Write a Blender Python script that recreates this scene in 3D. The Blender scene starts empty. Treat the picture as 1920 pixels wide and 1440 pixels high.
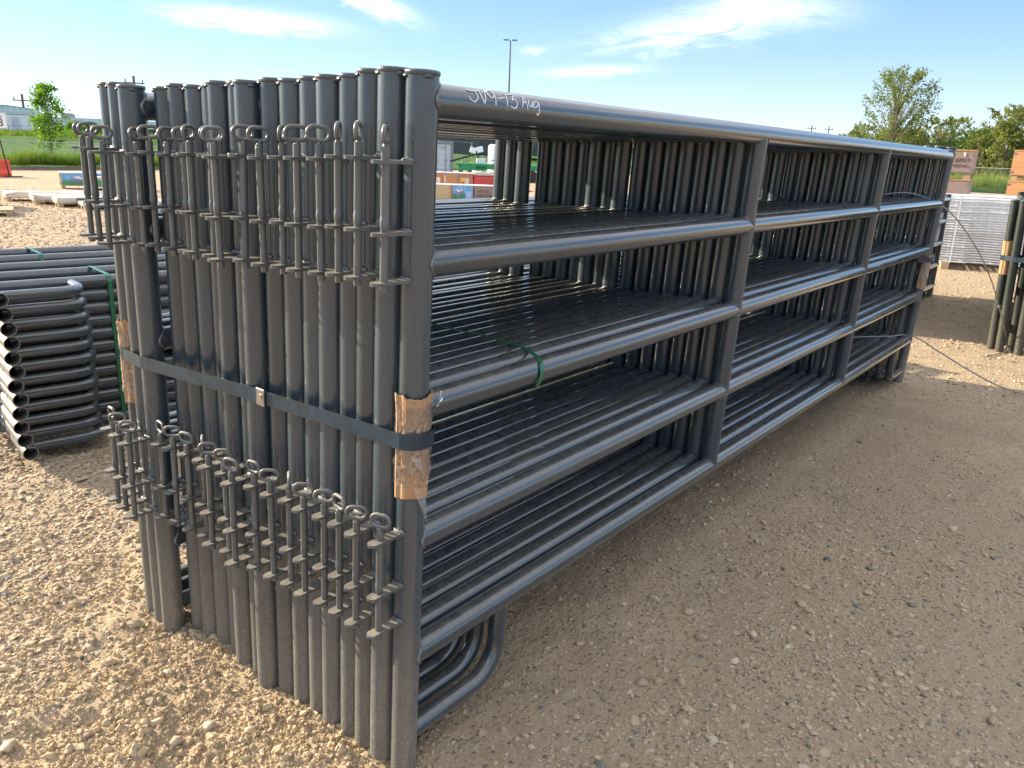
import bpy, math, random
import numpy as np
from mathutils import Vector, Matrix

random.seed(7)
RNG = np.random.default_rng(11)
SC = bpy.context.scene
COL = SC.collection
rad = math.radians

# ------------------------------------------------------------------ camera
CAM_LOC = Vector((-1.032, -1.102, 1.375))
cam_d = bpy.data.cameras.new('camera'); cam = bpy.data.objects.new('camera', cam_d); COL.objects.link(cam)
_r = Vector((0.629, -0.776, 0.035)); _f = Vector((0.751, 0.596, -0.284)).normalized()
_r = (_r - _f * _r.dot(_f)).normalized(); _u = _r.cross(_f)
cam.matrix_world = Matrix(((_r.x, _u.x, -_f.x, CAM_LOC.x), (_r.y, _u.y, -_f.y, CAM_LOC.y), (_r.z, _u.z, -_f.z, CAM_LOC.z), (0, 0, 0, 1)))
cam_d.sensor_fit = 'HORIZONTAL'; cam_d.sensor_width = 36; cam_d.lens = 1454.12 / 1920 * 36
cam_d.clip_start = 0.05; cam_d.clip_end = 5000
SC.camera = cam

# ------------------------------------------------------------------ light
SUN_EL = rad(20.5); SUN_DIR = Vector((-0.27, 0.963, 0)).normalized()       # horizontal direction towards the sun
SUN_AZ = math.atan2(SUN_DIR.x, SUN_DIR.y)
SKY_STRENGTH = 0.10
W = bpy.data.worlds.new('World'); SC.world = W; W.use_nodes = True
wn, wl = W.node_tree.nodes, W.node_tree.links
wn.clear()
out = wn.new('ShaderNodeOutputWorld'); bg = wn.new('ShaderNodeBackground'); bg.inputs[1].default_value = SKY_STRENGTH
sky = wn.new('ShaderNodeTexSky'); sky.sky_type = 'NISHITA'; sky.sun_disc = False
sky.sun_elevation = SUN_EL; sky.sun_rotation = SUN_AZ; sky.air_density = 1.0; sky.dust_density = 1.0; sky.ozone_density = 1.6
tc = wn.new('ShaderNodeTexCoord')
def wmath(op, a, b=None, c=None, clamp=False):
    n = wn.new('ShaderNodeMath'); n.operation = op; n.use_clamp = clamp
    for i, v in enumerate((a, b, c)):
        if v is None: continue
        if isinstance(v, (int, float)): n.inputs[i].default_value = v
        else: wl.new(v, n.inputs[i])
    return n.outputs[0]
def wdot(v):
    n = wn.new('ShaderNodeVectorMath'); n.operation = 'DOT_PRODUCT'; wl.new(tc.outputs['Generated'], n.inputs[0]); n.inputs[1].default_value = v
    return n.outputs['Value']
# wispy clouds: (direction, direction of the long axis, half length, half height, strength, noise seed)
CLOUDS = [((0.5515, 0.8234, 0.1332), (0.807, -0.59, -0.030), 0.078, 0.0095, 1.0, 1.0),
          ((0.6531, 0.741, 0.1603), (0.733, -0.614, -0.293), 0.044, 0.0100, 0.9, 5.0),
          ((0.8879, 0.4363, 0.1480), (0.375, -0.92, 0.10), 0.100, 0.018, 0.55, 9.0),
          ((0.8293, 0.5501, 0.0981), (0.525, -0.849, 0.055), 0.050, 0.0055, 0.60, 13.0),
          ((0.7844, 0.6088, 0.1187), (0.604, -0.796, 0.031), 0.014, 0.004, 0.35, 17.0),
          ((0.9111, 0.3788, 0.1700), (0.365, -0.926, -0.094), 0.080, 0.014, 0.38, 21.0)]
cl = None
for c, ax, hl, hh, st, sd in CLOUDS:
    c = Vector(c).normalized(); ax = Vector(ax); ax = (ax - c * ax.dot(c)).normalized(); up = ax.cross(c)
    a = wmath('DIVIDE', wdot(ax), hl); b = wmath('DIVIDE', wdot(up), hh)
    cb = wn.new('ShaderNodeCombineXYZ'); wl.new(wmath('MULTIPLY', a, 1.3), cb.inputs[0]); wl.new(wmath('MULTIPLY', b, 0.9), cb.inputs[1]); cb.inputs[2].default_value = sd
    nz = wn.new('ShaderNodeTexNoise'); nz.inputs['Scale'].default_value = 1.5; nz.inputs['Detail'].default_value = 7; nz.inputs['Roughness'].default_value = 0.62; nz.inputs['Distortion'].default_value = 0.8
    wl.new(cb.outputs[0], nz.inputs['Vector'])
    nf = wmath('SUBTRACT', nz.outputs['Fac'], 0.5)
    aw = wmath('MULTIPLY_ADD', nf, 1.3, a); bw = wmath('MULTIPLY_ADD', nf, 2.4, b)
    d2 = wmath('ADD', wmath('MULTIPLY', aw, aw), wmath('MULTIPLY', bw, bw))
    g = wmath('EXPONENT', wmath('MULTIPLY', d2, -1.1))
    m = wmath('MULTIPLY', wmath('MULTIPLY', g, wmath('MULTIPLY_ADD', nf, 3.0, 0.75, True)), st)
    m = wmath('MULTIPLY', m, wmath('GREATER_THAN', wdot(c), 0.0))
    cl = m if cl is None else wmath('ADD', cl, m, None, True)
# gamma flattens sky brightness to lift ambient light; haze pales it towards the horizon
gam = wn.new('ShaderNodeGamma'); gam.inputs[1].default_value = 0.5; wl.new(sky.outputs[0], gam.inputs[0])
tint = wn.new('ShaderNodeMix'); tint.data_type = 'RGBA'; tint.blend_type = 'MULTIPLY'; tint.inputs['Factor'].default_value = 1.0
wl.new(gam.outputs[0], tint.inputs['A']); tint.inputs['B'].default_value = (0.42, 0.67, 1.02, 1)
hz = wn.new('ShaderNodeMix'); hz.data_type = 'RGBA'
wl.new(wmath('MULTIPLY', wmath('EXPONENT', wmath('MULTIPLY', wmath('MAXIMUM', wdot((0, 0, 1)), 0.0), -15.0)), 0.8), hz.inputs['Factor'])
wl.new(tint.outputs['Result'], hz.inputs['A']); hz.inputs['B'].default_value = (3.5, 4.0, 4.2, 1)
hsv = hz
# added unseen to whiten and lift ambient light: cirrus veil over the upper sky
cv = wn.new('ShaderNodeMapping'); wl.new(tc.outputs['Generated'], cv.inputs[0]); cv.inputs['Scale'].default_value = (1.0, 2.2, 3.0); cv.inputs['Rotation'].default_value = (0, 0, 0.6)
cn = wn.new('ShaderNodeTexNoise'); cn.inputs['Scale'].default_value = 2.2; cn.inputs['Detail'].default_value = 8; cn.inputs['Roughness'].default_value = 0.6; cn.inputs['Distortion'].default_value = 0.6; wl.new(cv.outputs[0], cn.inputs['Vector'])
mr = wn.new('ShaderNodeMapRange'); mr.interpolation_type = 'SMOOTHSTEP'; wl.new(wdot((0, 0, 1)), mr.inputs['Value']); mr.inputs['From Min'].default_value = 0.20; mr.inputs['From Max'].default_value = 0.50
fill_veil = wmath('MULTIPLY', mr.outputs[0], wmath('MULTIPLY_ADD', wmath('SUBTRACT', cn.outputs['Fac'], 0.5), 1.4, 0.55, True))
vm = wn.new('ShaderNodeMix'); vm.data_type = 'RGBA'; wl.new(fill_veil, vm.inputs['Factor']); wl.new(hsv.outputs['Result'], vm.inputs['A']); vm.inputs['B'].default_value = (4.3, 4.1, 3.85, 1); hsv = vm
mixc = wn.new('ShaderNodeMix'); mixc.data_type = 'RGBA'
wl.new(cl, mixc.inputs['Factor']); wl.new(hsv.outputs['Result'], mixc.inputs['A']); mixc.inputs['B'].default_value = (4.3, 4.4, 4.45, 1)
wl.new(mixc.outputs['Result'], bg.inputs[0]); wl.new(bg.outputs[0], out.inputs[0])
sun_d = bpy.data.lights.new('sun', 'SUN'); sun_d.energy = 2.6; sun_d.angle = rad(0.53); sun_d.color = (1.0, 0.85, 0.62)
sun = bpy.data.objects.new('sun', sun_d); COL.objects.link(sun)
sdir = Vector((SUN_DIR.x * math.cos(SUN_EL), SUN_DIR.y * math.cos(SUN_EL), math.sin(SUN_EL)))
sun.rotation_euler = (-sdir).to_track_quat('-Z', 'Y').to_euler(); sun.location = sdir * 30
SC.view_settings.view_transform = 'Standard'; SC.view_settings.look = 'None'; SC.view_settings.gamma = 1; SC.view_settings.use_curve_mapping = False
SC.view_settings.exposure = 2.3

# ------------------------------------------------------------------ materials
def new_mat(name):
    m = bpy.data.materials.new(name); m.use_nodes = True
    return m, m.node_tree.nodes, m.node_tree.links, m.node_tree.nodes['Principled BSDF']
class N:
    """tiny node helper"""
    def __init__(s, m): s.n, s.l = m.node_tree.nodes, m.node_tree.links
    def set(s, sock, v):
        if isinstance(v, bpy.types.NodeSocket): s.l.new(v, sock)
        else: sock.default_value = v
    def math(s, op, a, b=0.0, c=0.0, clamp=False):
        n = s.n.new('ShaderNodeMath'); n.operation = op; n.use_clamp = clamp
        for i, v in enumerate((a, b, c)): s.set(n.inputs[i], v)
        return n.outputs[0]
    def noise(s, vec, scale, detail=3, rough=0.55, dist=0.0):
        n = s.n.new('ShaderNodeTexNoise'); s.l.new(vec, n.inputs['Vector'])
        n.inputs['Scale'].default_value = scale; n.inputs['Detail'].default_value = detail; n.inputs['Roughness'].default_value = rough; n.inputs['Distortion'].default_value = dist
        return n.outputs['Fac']
    def voro(s, vec, scale, feature='F1', rnd=1.0):
        n = s.n.new('ShaderNodeTexVoronoi'); s.l.new(vec, n.inputs['Vector']); n.feature = feature
        n.inputs['Scale'].default_value = scale; n.inputs['Randomness'].default_value = rnd
        return n
    def mapv(s, vec, scale=(1, 1, 1), loc=(0, 0, 0)):
        n = s.n.new('ShaderNodeMapping'); s.l.new(vec, n.inputs[0]); n.inputs['Scale'].default_value = scale; n.inputs['Location'].default_value = loc
        return n.outputs[0]
    def obj(s):
        return s.n.new('ShaderNodeTexCoord').outputs['Object']
    def ramp(s, f, stops):
        n = s.n.new('ShaderNodeValToRGB'); s.l.new(f, n.inputs[0]); e = n.color_ramp.elements
        while len(e) < len(stops): e.new(0.5)
        for el, (p, c) in zip(e, stops): el.position = p; el.color = (c[0], c[1], c[2], 1) if not isinstance(c, (int, float)) else (c, c, c, 1)
        return n.outputs[0]
    def mix(s, f, a, b, mode='MIX'):
        n = s.n.new('ShaderNodeMix'); n.data_type = 'RGBA'; n.blend_type = mode
        for k, v in (('Factor', f), ('A', a), ('B', b)):
            if isinstance(v, tuple) and len(v) == 3: v = (*v, 1)
            s.set(n.inputs[k], v)
        return n.outputs['Result']
    def bump(s, h, strength, dist, normal=None):
        n = s.n.new('ShaderNodeBump'); s.l.new(h, n.inputs['Height']); n.inputs['Strength'].default_value = strength; n.inputs['Distance'].default_value = dist
        if normal is not None: s.l.new(normal, n.inputs['Normal'])
        return n.outputs[0]
def sstep(k, f, a, b):
    n = k.n.new('ShaderNodeMapRange'); n.interpolation_type = 'SMOOTHSTEP'; k.set(n.inputs['Value'], f)
    n.inputs['From Min'].default_value = a; n.inputs['From Max'].default_value = b
    return n.outputs[0]

def pipe_material(name, axis, base, rough=0.27, splash=False, film_amt=1.0, dust=0.55, coat=0.25, speck=0.0):
    m, n, l, P = new_mat(name); k = N(m); o = k.obj()
    info = n.new('ShaderNodeObjectInfo')
    geo = n.new('ShaderNodeNewGeometry')
    wp = geo.outputs['Position']
    sc = [14, 14, 14]; sc[axis] = 0.7
    streak = k.noise(k.mapv(wp, tuple(sc)), 9, 3, 0.6)
    mott = k.noise(wp, 5, 4, 0.6)
    fine = k.noise(wp, 260, 2, 0.6)
    # brightness differs a little from tube to tube
    v = k.math('MULTIPLY_ADD', info.outputs['Random'], 0.3, 0.85)
    v = k.math('MULTIPLY', v, k.math('MULTIPLY_ADD', streak, 0.5, 0.75))
    col = k.mix(1.0, base, k.ramp(k.math('MULTIPLY', v, 0.5), [(0.0, 0.0), (1.0, 2.0)]), 'MULTIPLY')
    sep = n.new('ShaderNodeSeparateXYZ'); l.new(geo.outputs['Normal'], sep.inputs[0])
    up = sstep(k, sep.outputs['Z'], 0.35, 0.95)
    dn = sstep(k, k.noise(wp, 30, 5, 0.7), 0.35, 0.75)
    df = k.math('MULTIPLY', k.math('MULTIPLY', up, k.math('MULTIPLY_ADD', dn, 0.6, 0.3)), dust)
    # light dried splashes
    sp = k.voro(k.mapv(wp, (1, 1, 1)), 45); spm = k.math('MULTIPLY', k.math('LESS_THAN', sp.outputs['Distance'], 0.16), k.math('GREATER_THAN', k.noise(wp, 7, 2), 0.52))
    df = k.math('MAXIMUM', df, k.math('MULTIPLY', k.math('MULTIPLY', spm, up), 0.45))
    thin = k.math('MULTIPLY', sstep(k, mott, 0.45, 0.7), 0.04)
    df = k.math('MAXIMUM', df, thin)
    chips = k.math('MULTIPLY', sstep(k, k.noise(wp, 85, 3, 0.6), 0.71, 0.74), 0.3)
    df = k.math('MAXIMUM', df, chips)
    if speck:
        s2 = sstep(k, k.noise(wp, 330, 2, 0.7), 0.56, 0.62)
        df = k.math('MAXIMUM', df, k.math('MULTIPLY', s2, speck))
    if splash:
        oz = n.new('ShaderNodeSeparateXYZ'); l.new(o, oz.inputs[0])
        hgt = sstep(k, k.math('MULTIPLY_ADD', k.noise(wp, 12, 3), 0.25, oz.outputs['Z']), 0.72, 0.12)
        grain = sstep(k, k.noise(wp, 250, 2, 0.7), 0.54, 0.60)
        film = k.math('MULTIPLY', hgt, k.math('MULTIPLY_ADD', k.noise(k.mapv(wp, (1, 1, 0.25)), 90, 3, 0.7), 0.45 * film_amt, 0.12 * film_amt))
        df = k.math('MAXIMUM', df, k.math('MAXIMUM', k.math('MULTIPLY', k.math('MULTIPLY', grain, hgt), 0.8), film))
    col = k.mix(df, col, (0.30, 0.255, 0.195))
    l.new(col, P.inputs['Base Color'])
    rr = k.math('MULTIPLY_ADD', df, 0.6, k.math('MULTIPLY_ADD', streak, 0.14, rough - 0.05), True)
    l.new(rr, P.inputs['Roughness'])
    P.inputs['Specular IOR Level'].default_value = 0.6
    P.inputs['Coat Weight'].default_value = coat; P.inputs['Coat Roughness'].default_value = 0.07
    b = k.bump(fine, 0.10, 0.002); b = k.bump(k.noise(k.mapv(wp, tuple(sc)), 3, 2), 0.35, 0.004, b)
    l.new(b, P.inputs['Normal'])
    return m
PIPE = (0.038, 0.051, 0.064)
M = {}
M['post'] = pipe_material('grey_paint_post', 2, (0.040, 0.057, 0.074), 0.26, coat=0.35, dust=0.2, splash=True)
M['rail'] = pipe_material('grey_paint_rail', 0, PIPE, 0.17, coat=1.0, dust=0.42)
M['stay'] = pipe_material('grey_paint_stay', 2, (0.034, 0.048, 0.062), 0.27)
M['lug'] = pipe_material('grey_paint_lug', 2, (0.082, 0.090, 0.096), 0.36, dust=0.9)
M['cap'] = pipe_material('grey_paint_cap', 2, (0.050, 0.062, 0.074), 0.3, dust=0.15)
M['green_post'] = pipe_material('dark_green_paint', 2, (0.004, 0.012, 0.008), 0.5, splash=True, film_amt=0.2, dust=0.1, coat=0.0, speck=0.04)
M['green_rail'] = pipe_material('dark_green_paint_rail', 0, (0.009, 0.024, 0.016), 0.4, speck=0.05)

def simple(name, col, rough=0.6, metal=0.0, var=0.15, scale=8, bump=0.0, bscale=60, spec=0.5, trans=0.0):
    m, n, l, P = new_mat(name); k = N(m); o = k.obj()
    f = k.noise(o, scale, 4, 0.6)
    dark = tuple(c * (1 - var) for c in col); lite = tuple(min(1, c * (1 + var)) for c in col)
    l.new(k.ramp(f, [(0.3, dark), (0.7, lite)]), P.inputs['Base Color'])
    P.inputs['Roughness'].default_value = rough; P.inputs['Metallic'].default_value = metal; P.inputs['Specular IOR Level'].default_value = spec
    if bump: l.new(k.bump(k.noise(o, bscale, 4), bump, 0.003), P.inputs['Normal'])
    return m
def wood(name, col, grain_axis=0, var=0.3, scale=1.0):
    m, n, l, P = new_mat(name); k = N(m); o = k.obj()
    sc = [22 * scale] * 3; sc[grain_axis] = 1.6 * scale
    f = k.noise(k.mapv(o, tuple(sc)), 1.0, 5, 0.65, 0.6)
    f2 = k.noise(o, 3, 3)
    c = k.ramp(f, [(0.25, tuple(x * (1 - var) for x in col)), (0.75, tuple(min(1, x * (1 + var * 0.6)) for x in col))])
    c = k.mix(k.math('MULTIPLY', f2, 0.35), c, tuple(x * 0.7 for x in col))
    l.new(c, P.inputs['Base Color']); P.inputs['Roughness'].default_value = 0.7
    l.new(k.bump(f, 0.3, 0.004), P.inputs['Normal'])
    return m
M['weld'] = simple('weld_metal', (0.15, 0.155, 0.16), 0.3, 0.3, 0.4, 120, 0.8, 250)
M['card'] = wood('cardboard', (0.42, 0.25, 0.13), 0, 0.12, 2.0)
M['strap'] = simple('blue_black_steel_strap', (0.010, 0.028, 0.050), 0.40, 0.0, 0.5, 25, 0.15, 120)
M['clip'] = simple('galvanised_clip', (0.35, 0.33, 0.31), 0.35, 0.9, 0.4, 80)
M['gstrap'] = simple('green_plastic_strap', (0.018, 0.14, 0.065), 0.3, 0.0, 0.15, 30)
M['galv'] = simple('galvanised_tube', (0.72, 0.73, 0.74), 0.38, 0.3, 0.12, 12)
M['cable'] = simple('steel_cable', (0.28, 0.28, 0.29), 0.4, 0.7, 0.3, 200)
M['paint_white'] = simple('white_paint_marker', (0.80, 0.86, 0.92), 0.5, 0, 0.05, 30)
M['ply'] = wood('pale_plywood', (0.62, 0.46, 0.27), 0, 0.12)
M['ply_orange'] = wood('orange_plywood', (0.58, 0.29, 0.13), 0, 0.14)
M['ply_brown'] = wood('pinkish_brown_board', (0.36, 0.25, 0.21), 2, 0.14)
M['terracotta'] = wood('terracotta_board', (0.52, 0.22, 0.13), 0, 0.12)
M['pallet'] = wood('pallet_wood', (0.45, 0.33, 0.20), 0, 0.25)
M['wrap'] = simple('white_plastic_wrap', (0.66, 0.58, 0.50), 0.3, 0, 0.08, 6, 0.8, 12)
M['redwrap'] = simple('red_wrapped_goods', (0.62, 0.07, 0.06), 0.25, 0, 0.2, 5, 0.8, 14)
M['barrier'] = simple('orange_red_plastic', (0.75, 0.085, 0.035), 0.45, 0, 0.12, 3, 0.2, 20)
M['white'] = simple('white_painted_metal', (0.78, 0.79, 0.80), 0.4, 0, 0.05, 4)
M['container'] = simple('pale_blue_grey_container', (0.50, 0.56, 0.61), 0.45, 0, 0.08, 3)
M['container_trim'] = simple('container_trim', (0.20, 0.25, 0.29), 0.5, 0, 0.1, 3)
M['trailer_green'] = simple('green_trailer_paint', (0.015, 0.24, 0.10), 0.4, 0, 0.15, 4)
M['black'] = simple('black_rubber', (0.02, 0.02, 0.021), 0.6, 0, 0.2, 10)
M['dark'] = simple('dark_cladding', (0.06, 0.065, 0.075), 0.6, 0, 0.15, 2)
M['glass'] = simple('dark_window_glass', (0.03, 0.035, 0.04), 0.08, 0, 0.1, 2)
M['roofblue'] = simple('pale_blue_ribbed_steel', (0.55, 0.67, 0.73), 0.4, 0.1, 0.08, 1)
M['wallgrey'] = simple('grey_wall', (0.30, 0.29, 0.27), 0.7, 0, 0.12, 1)
M['fence'] = simple('galvanised_fence_wire', (0.42, 0.43, 0.44), 0.45, 0.4, 0.1, 5)
M['polegrey'] = simple('grey_pole', (0.16, 0.18, 0.19), 0.5, 0.3, 0.15, 2)
M['polewood'] = wood('utility_pole_wood', (0.18, 0.14, 0.11), 2)
M['blue'] = simple('blue_plastic', (0.02, 0.20, 0.62), 0.4, 0, 0.1)
M['pic_sky'] = simple('print_sky', (0.18, 0.42, 0.70), 0.5, 0, 0.25, 9)
M['pic_grass'] = simple('print_grass', (0.06, 0.28, 0.12), 0.5, 0, 0.3, 14)
M['pic_mount'] = simple('print_mountain', (0.22, 0.22, 0.36), 0.5, 0, 0.3, 18)
M['pic_text'] = simple('print_panel', (0.28, 0.48, 0.78), 0.5, 0, 0.1)
M['pic_yellow'] = simple('print_yellow', (0.72, 0.50, 0.16), 0.5, 0, 0.2, 12)
M['ink'] = simple('dark_ink', (0.05, 0.035, 0.03), 0.7, 0, 0.2)
M['lightply'] = M['ply']
M['bark'] = simple('bark', (0.19, 0.16, 0.12), 0.85, 0, 0.3, 9, 0.6, 30)

def film_material():
    m, n, l, P = new_mat('clear_plastic_film'); k = N(m)
    n.remove(P); o = n['Material Output']
    tr = n.new('ShaderNodeBsdfTransparent'); gl = n.new('ShaderNodeBsdfGlossy'); gl.inputs['Roughness'].default_value = 0.08
    gl.inputs['Color'].default_value = (0.95, 0.95, 0.95, 1)
    df = n.new('ShaderNodeBsdfDiffuse'); df.inputs['Color'].default_value = (0.8, 0.8, 0.8, 1)
    fr = n.new('ShaderNodeFresnel'); fr.inputs['IOR'].default_value = 1.55
    m1 = n.new('ShaderNodeMixShader'); m1.inputs[0].default_value = 0.07; l.new(tr.outputs[0], m1.inputs[1]); l.new(df.outputs[0], m1.inputs[2])
    m2 = n.new('ShaderNodeMixShader'); l.new(k.math('MULTIPLY_ADD', fr.outputs[0], 1.2, 0.03, True), m2.inputs[0]); l.new(m1.outputs[0], m2.inputs[1]); l.new(gl.outputs[0], m2.inputs[2])
    l.new(m2.outputs[0], o.inputs[0])
    return m
M['film'] = film_material()

def leaf_material(name, c1, c2, seedy=1.0):
    m, n, l, P = new_mat(name); k = N(m); o = k.obj()
    info = n.new('ShaderNodeObjectInfo'); at = n.new('ShaderNodeAttribute'); at.attribute_name = 'leafrnd'
    f = k.math('MULTIPLY_ADD', k.noise(o, 0.8 * seedy, 2), 0.6, k.math('MULTIPLY', at.outputs['Fac'], 0.5))
    col = k.ramp(k.math('MULTIPLY_ADD', info.outputs['Random'], 0.15, f), [(0.25, c1), (0.85, c2)])
    P.inputs['Roughness'].default_value = 0.55; P.inputs['Specular IOR Level'].default_value = 0.35
    l.new(col, P.inputs['Base Color'])
    tb = n.new('ShaderNodeBsdfTranslucent'); l.new(k.mix(1.0, col, (1.6, 1.7, 0.8), 'MULTIPLY'), tb.inputs[0])
    mx = n.new('ShaderNodeMixShader'); mx.inputs[0].default_value = 0.42; l.new(P.outputs[0], mx.inputs[1]); l.new(tb.outputs[0], mx.inputs[2])
    l.new(mx.outputs[0], n['Material Output'].inputs[0])
    return m
M['leaf_young'] = leaf_material('young_tree_leaf', (0.055, 0.13, 0.010), (0.14, 0.25, 0.020))
M['leaf_dark'] = leaf_material('dense_leaf', (0.035, 0.075, 0.015), (0.10, 0.16, 0.035))
M['leaf_mid'] = leaf_material('willow_leaf', (0.085, 0.11, 0.030), (0.19, 0.21, 0.065))
M['leaf_spruce'] = leaf_material('spruce_needle', (0.012, 0.035, 0.014), (0.035, 0.07, 0.022))

# ------------------------------------------------------------------ mesh builder
class MB:
    def __init__(s): s.v = []; s.f = []; s.mi = []; s.sm = []; s.nv = 0
    def add(s, V, F, mi=0, smooth=False):
        V = [tuple(map(float, x)) for x in V]
        s.v += V; s.f += [tuple(i + s.nv for i in f) for f in F]; s.mi += [mi] * len(F); s.sm += [smooth] * len(F); s.nv += len(V)
        return s
    def box(s, c, d, R=None, mi=0, bev=0.0):
        hx, hy, hz = d[0] / 2, d[1] / 2, d[2] / 2
        if bev <= 0:
            V = [Vector((x * hx, y * hy, z * hz)) for x in (-1, 1) for y in (-1, 1) for z in (-1, 1)]
            F = [(0, 1, 3, 2), (4, 6, 7, 5), (0, 4, 5, 1), (2, 3, 7, 6), (0, 2, 6, 4), (1, 5, 7, 3)]
        else:
            b = min(bev, hx * 0.9, hy * 0.9, hz * 0.9)
            V = []; F = []
            idx = {}
            for a, sx in enumerate((-1, 1)):
                for e, sy in enumerate((-1, 1)):
                    for g, sz in enumerate((-1, 1)):
                        idx[(sx, sy, sz)] = len(V)
                        V += [Vector((sx * hx, sy * (hy - b), sz * (hz - b))), Vector((sx * (hx - b), sy * hy, sz * (hz - b))), Vector((sx * (hx - b), sy * (hy - b), sz * hz))]
            I = lambda x, y, z, k: idx[(x, y, z)] + k
            for sx in (-1, 1): F.append(tuple(I(sx, y, z, 0) for y, z in ((-1, -1), (1, -1), (1, 1), (-1, 1))[::sx]))
            for sy in (-1, 1): F.append(tuple(I(x, sy, z, 1) for x, z in ((-1, -1), (-1, 1), (1, 1), (1, -1))[::sy]))
            for sz in (-1, 1): F.append(tuple(I(x, y, sz, 2) for x, y in ((-1, -1), (1, -1), (1, 1), (-1, 1))[::sz]))
            for y in (-1, 1):
                for z in (-1, 1): F.append((I(-1, y, z, 1), I(1, y, z, 1), I(1, y, z, 2), I(-1, y, z, 2))[::-y * z])
            for x in (-1, 1):
                for z in (-1, 1): F.append((I(x, -1, z, 0), I(x, 1, z, 0), I(x, 1, z, 2), I(x, -1, z, 2))[::x * z])
            for x in (-1, 1):
                for y in (-1, 1): F.append((I(x, y, -1, 0), I(x, y, 1, 0), I(x, y, 1, 1), I(x, y, -1, 1))[::-x * y])
            for x in (-1, 1):
                for y in (-1, 1):
                    for z in (-1, 1): F.append((I(x, y, z, 0), I(x, y, z, 1), I(x, y, z, 2))[::x * y * z])
        c = Vector(c)
        V = [(R @ p if R is not None else p) + c for p in V]
        return s.add(V, F, mi)
    def tube(s, path, r, n=20, mi=0, caps=True, closed=False, flat=None, up0=None):
        P = [Vector(p) for p in path]; m = len(P)
        rs = r if isinstance(r, (list, tuple)) else [r] * m
        T = []
        for i in range(m):
            a = P[(i - 1) % m] if (closed or i > 0) else P[i]; b = P[(i + 1) % m] if (closed or i < m - 1) else P[i]
            T.append((b - a).normalized())
        nrm = T[0].orthogonal().normalized() if up0 is None else (Vector(up0) - T[0] * Vector(up0).dot(T[0])).normalized()
        V = []; F = []
        for i in range(m):
            if i: nrm = (nrm - T[i] * nrm.dot(T[i])).normalized()
            bi = T[i].cross(nrm)
            for j in range(n):
                t = 2 * math.pi * j / n
                V.append(P[i] + (nrm * math.cos(t) + bi * math.sin(t) * (flat or 1)) * rs[i])
        for i in range(m - (0 if closed else 1)):
            i2 = (i + 1) % m
            for j in range(n):
                j2 = (j + 1) % n
                F.append((i * n + j, i * n + j2, i2 * n + j2, i2 * n + j))
        s.add(V, F, mi, True)
        if caps and not closed:
            s.add(V[:n], [tuple(range(n))[::-1]], mi); s.add(V[-n:], [tuple(range(n))], mi)
        return s
    def mesh(s, name, mats):
        me = bpy.data.meshes.new(name); me.from_pydata(s.v, [], s.f)
        for m in mats: me.materials.append(m)
        me.polygons.foreach_set('material_index', s.mi); me.polygons.foreach_set('use_smooth', s.sm); me.update()
        return me
    def build(s, name, mats, parent=None, **kw):
        if not isinstance(mats, (list, tuple)): mats = [mats]
        return put(name, s.mesh(name, mats), parent, **kw)
def put(name, data, parent=None, loc=None, rot=None, label=None, cat=None, group=None, kind=None):
    o = bpy.data.objects.new(name, data); COL.objects.link(o)
    if parent is not None: o.parent = parent
    if loc is not None: o.location = loc
    if rot is not None: o.rotation_euler = rot
    return tag(o, label, cat, group, kind)
def tag(o, label=None, cat=None, group=None, kind=None):
    for k, v in (('label', label), ('category', cat), ('group', group), ('kind', kind)):
        if v: o[k] = v
    return o
def copy_tree(o, parent=None):
    c = o.copy(); COL.objects.link(c); c.parent = parent
    for ch in [x for x in KIDS.get(o.name, [])]:
        cc = copy_tree(ch, c); KIDS.setdefault(c.name, []).append(cc)
    return c
KIDS = {}
def reg(o):                       # remember parent -> child so that copies stay fast
    if o.parent: KIDS.setdefault(o.parent.name, []).append(o)
    return o
ORD = ['', 'first', 'second', 'third', 'fourth', 'fifth', 'sixth', 'seventh', 'eighth', 'ninth', 'tenth', 'eleventh', 'twelfth', 'thirteenth', 'fourteenth', 'fifteenth', 'sixteenth', 'seventeenth', 'eighteenth', 'nineteenth', 'twentieth',
       'twenty-first', 'twenty-second', 'twenty-third', 'twenty-fourth', 'twenty-fifth', 'twenty-sixth', 'twenty-seventh', 'twenty-eighth', 'twenty-ninth', 'thirtieth', 'thirty-first', 'thirty-second', 'thirty-third', 'thirty-fourth', 'thirty-fifth', 'thirty-sixth']

# numpy value noise
_tab = RNG.random((256, 256))
def vnoise(x, y):
    xi = np.floor(x).astype(int); yi = np.floor(y).astype(int); fx = x - xi; fy = y - yi
    fx = fx * fx * (3 - 2 * fx); fy = fy * fy * (3 - 2 * fy)
    a = _tab[xi & 255, yi & 255]; b = _tab[(xi + 1) & 255, yi & 255]; c = _tab[xi & 255, (yi + 1) & 255]; d = _tab[(xi + 1) & 255, (yi + 1) & 255]
    return (a * (1 - fx) + b * fx) * (1 - fy) + (c * (1 - fx) + d * fx) * fy - 0.5
def fbm(x, y, o=4):
    s = 0; a = 1.0
    for i in range(o): s = s + a * vnoise(x * 2 ** i + 17.3 * i, y * 2 ** i - 9.1 * i); a *= 0.5
    return s

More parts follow.
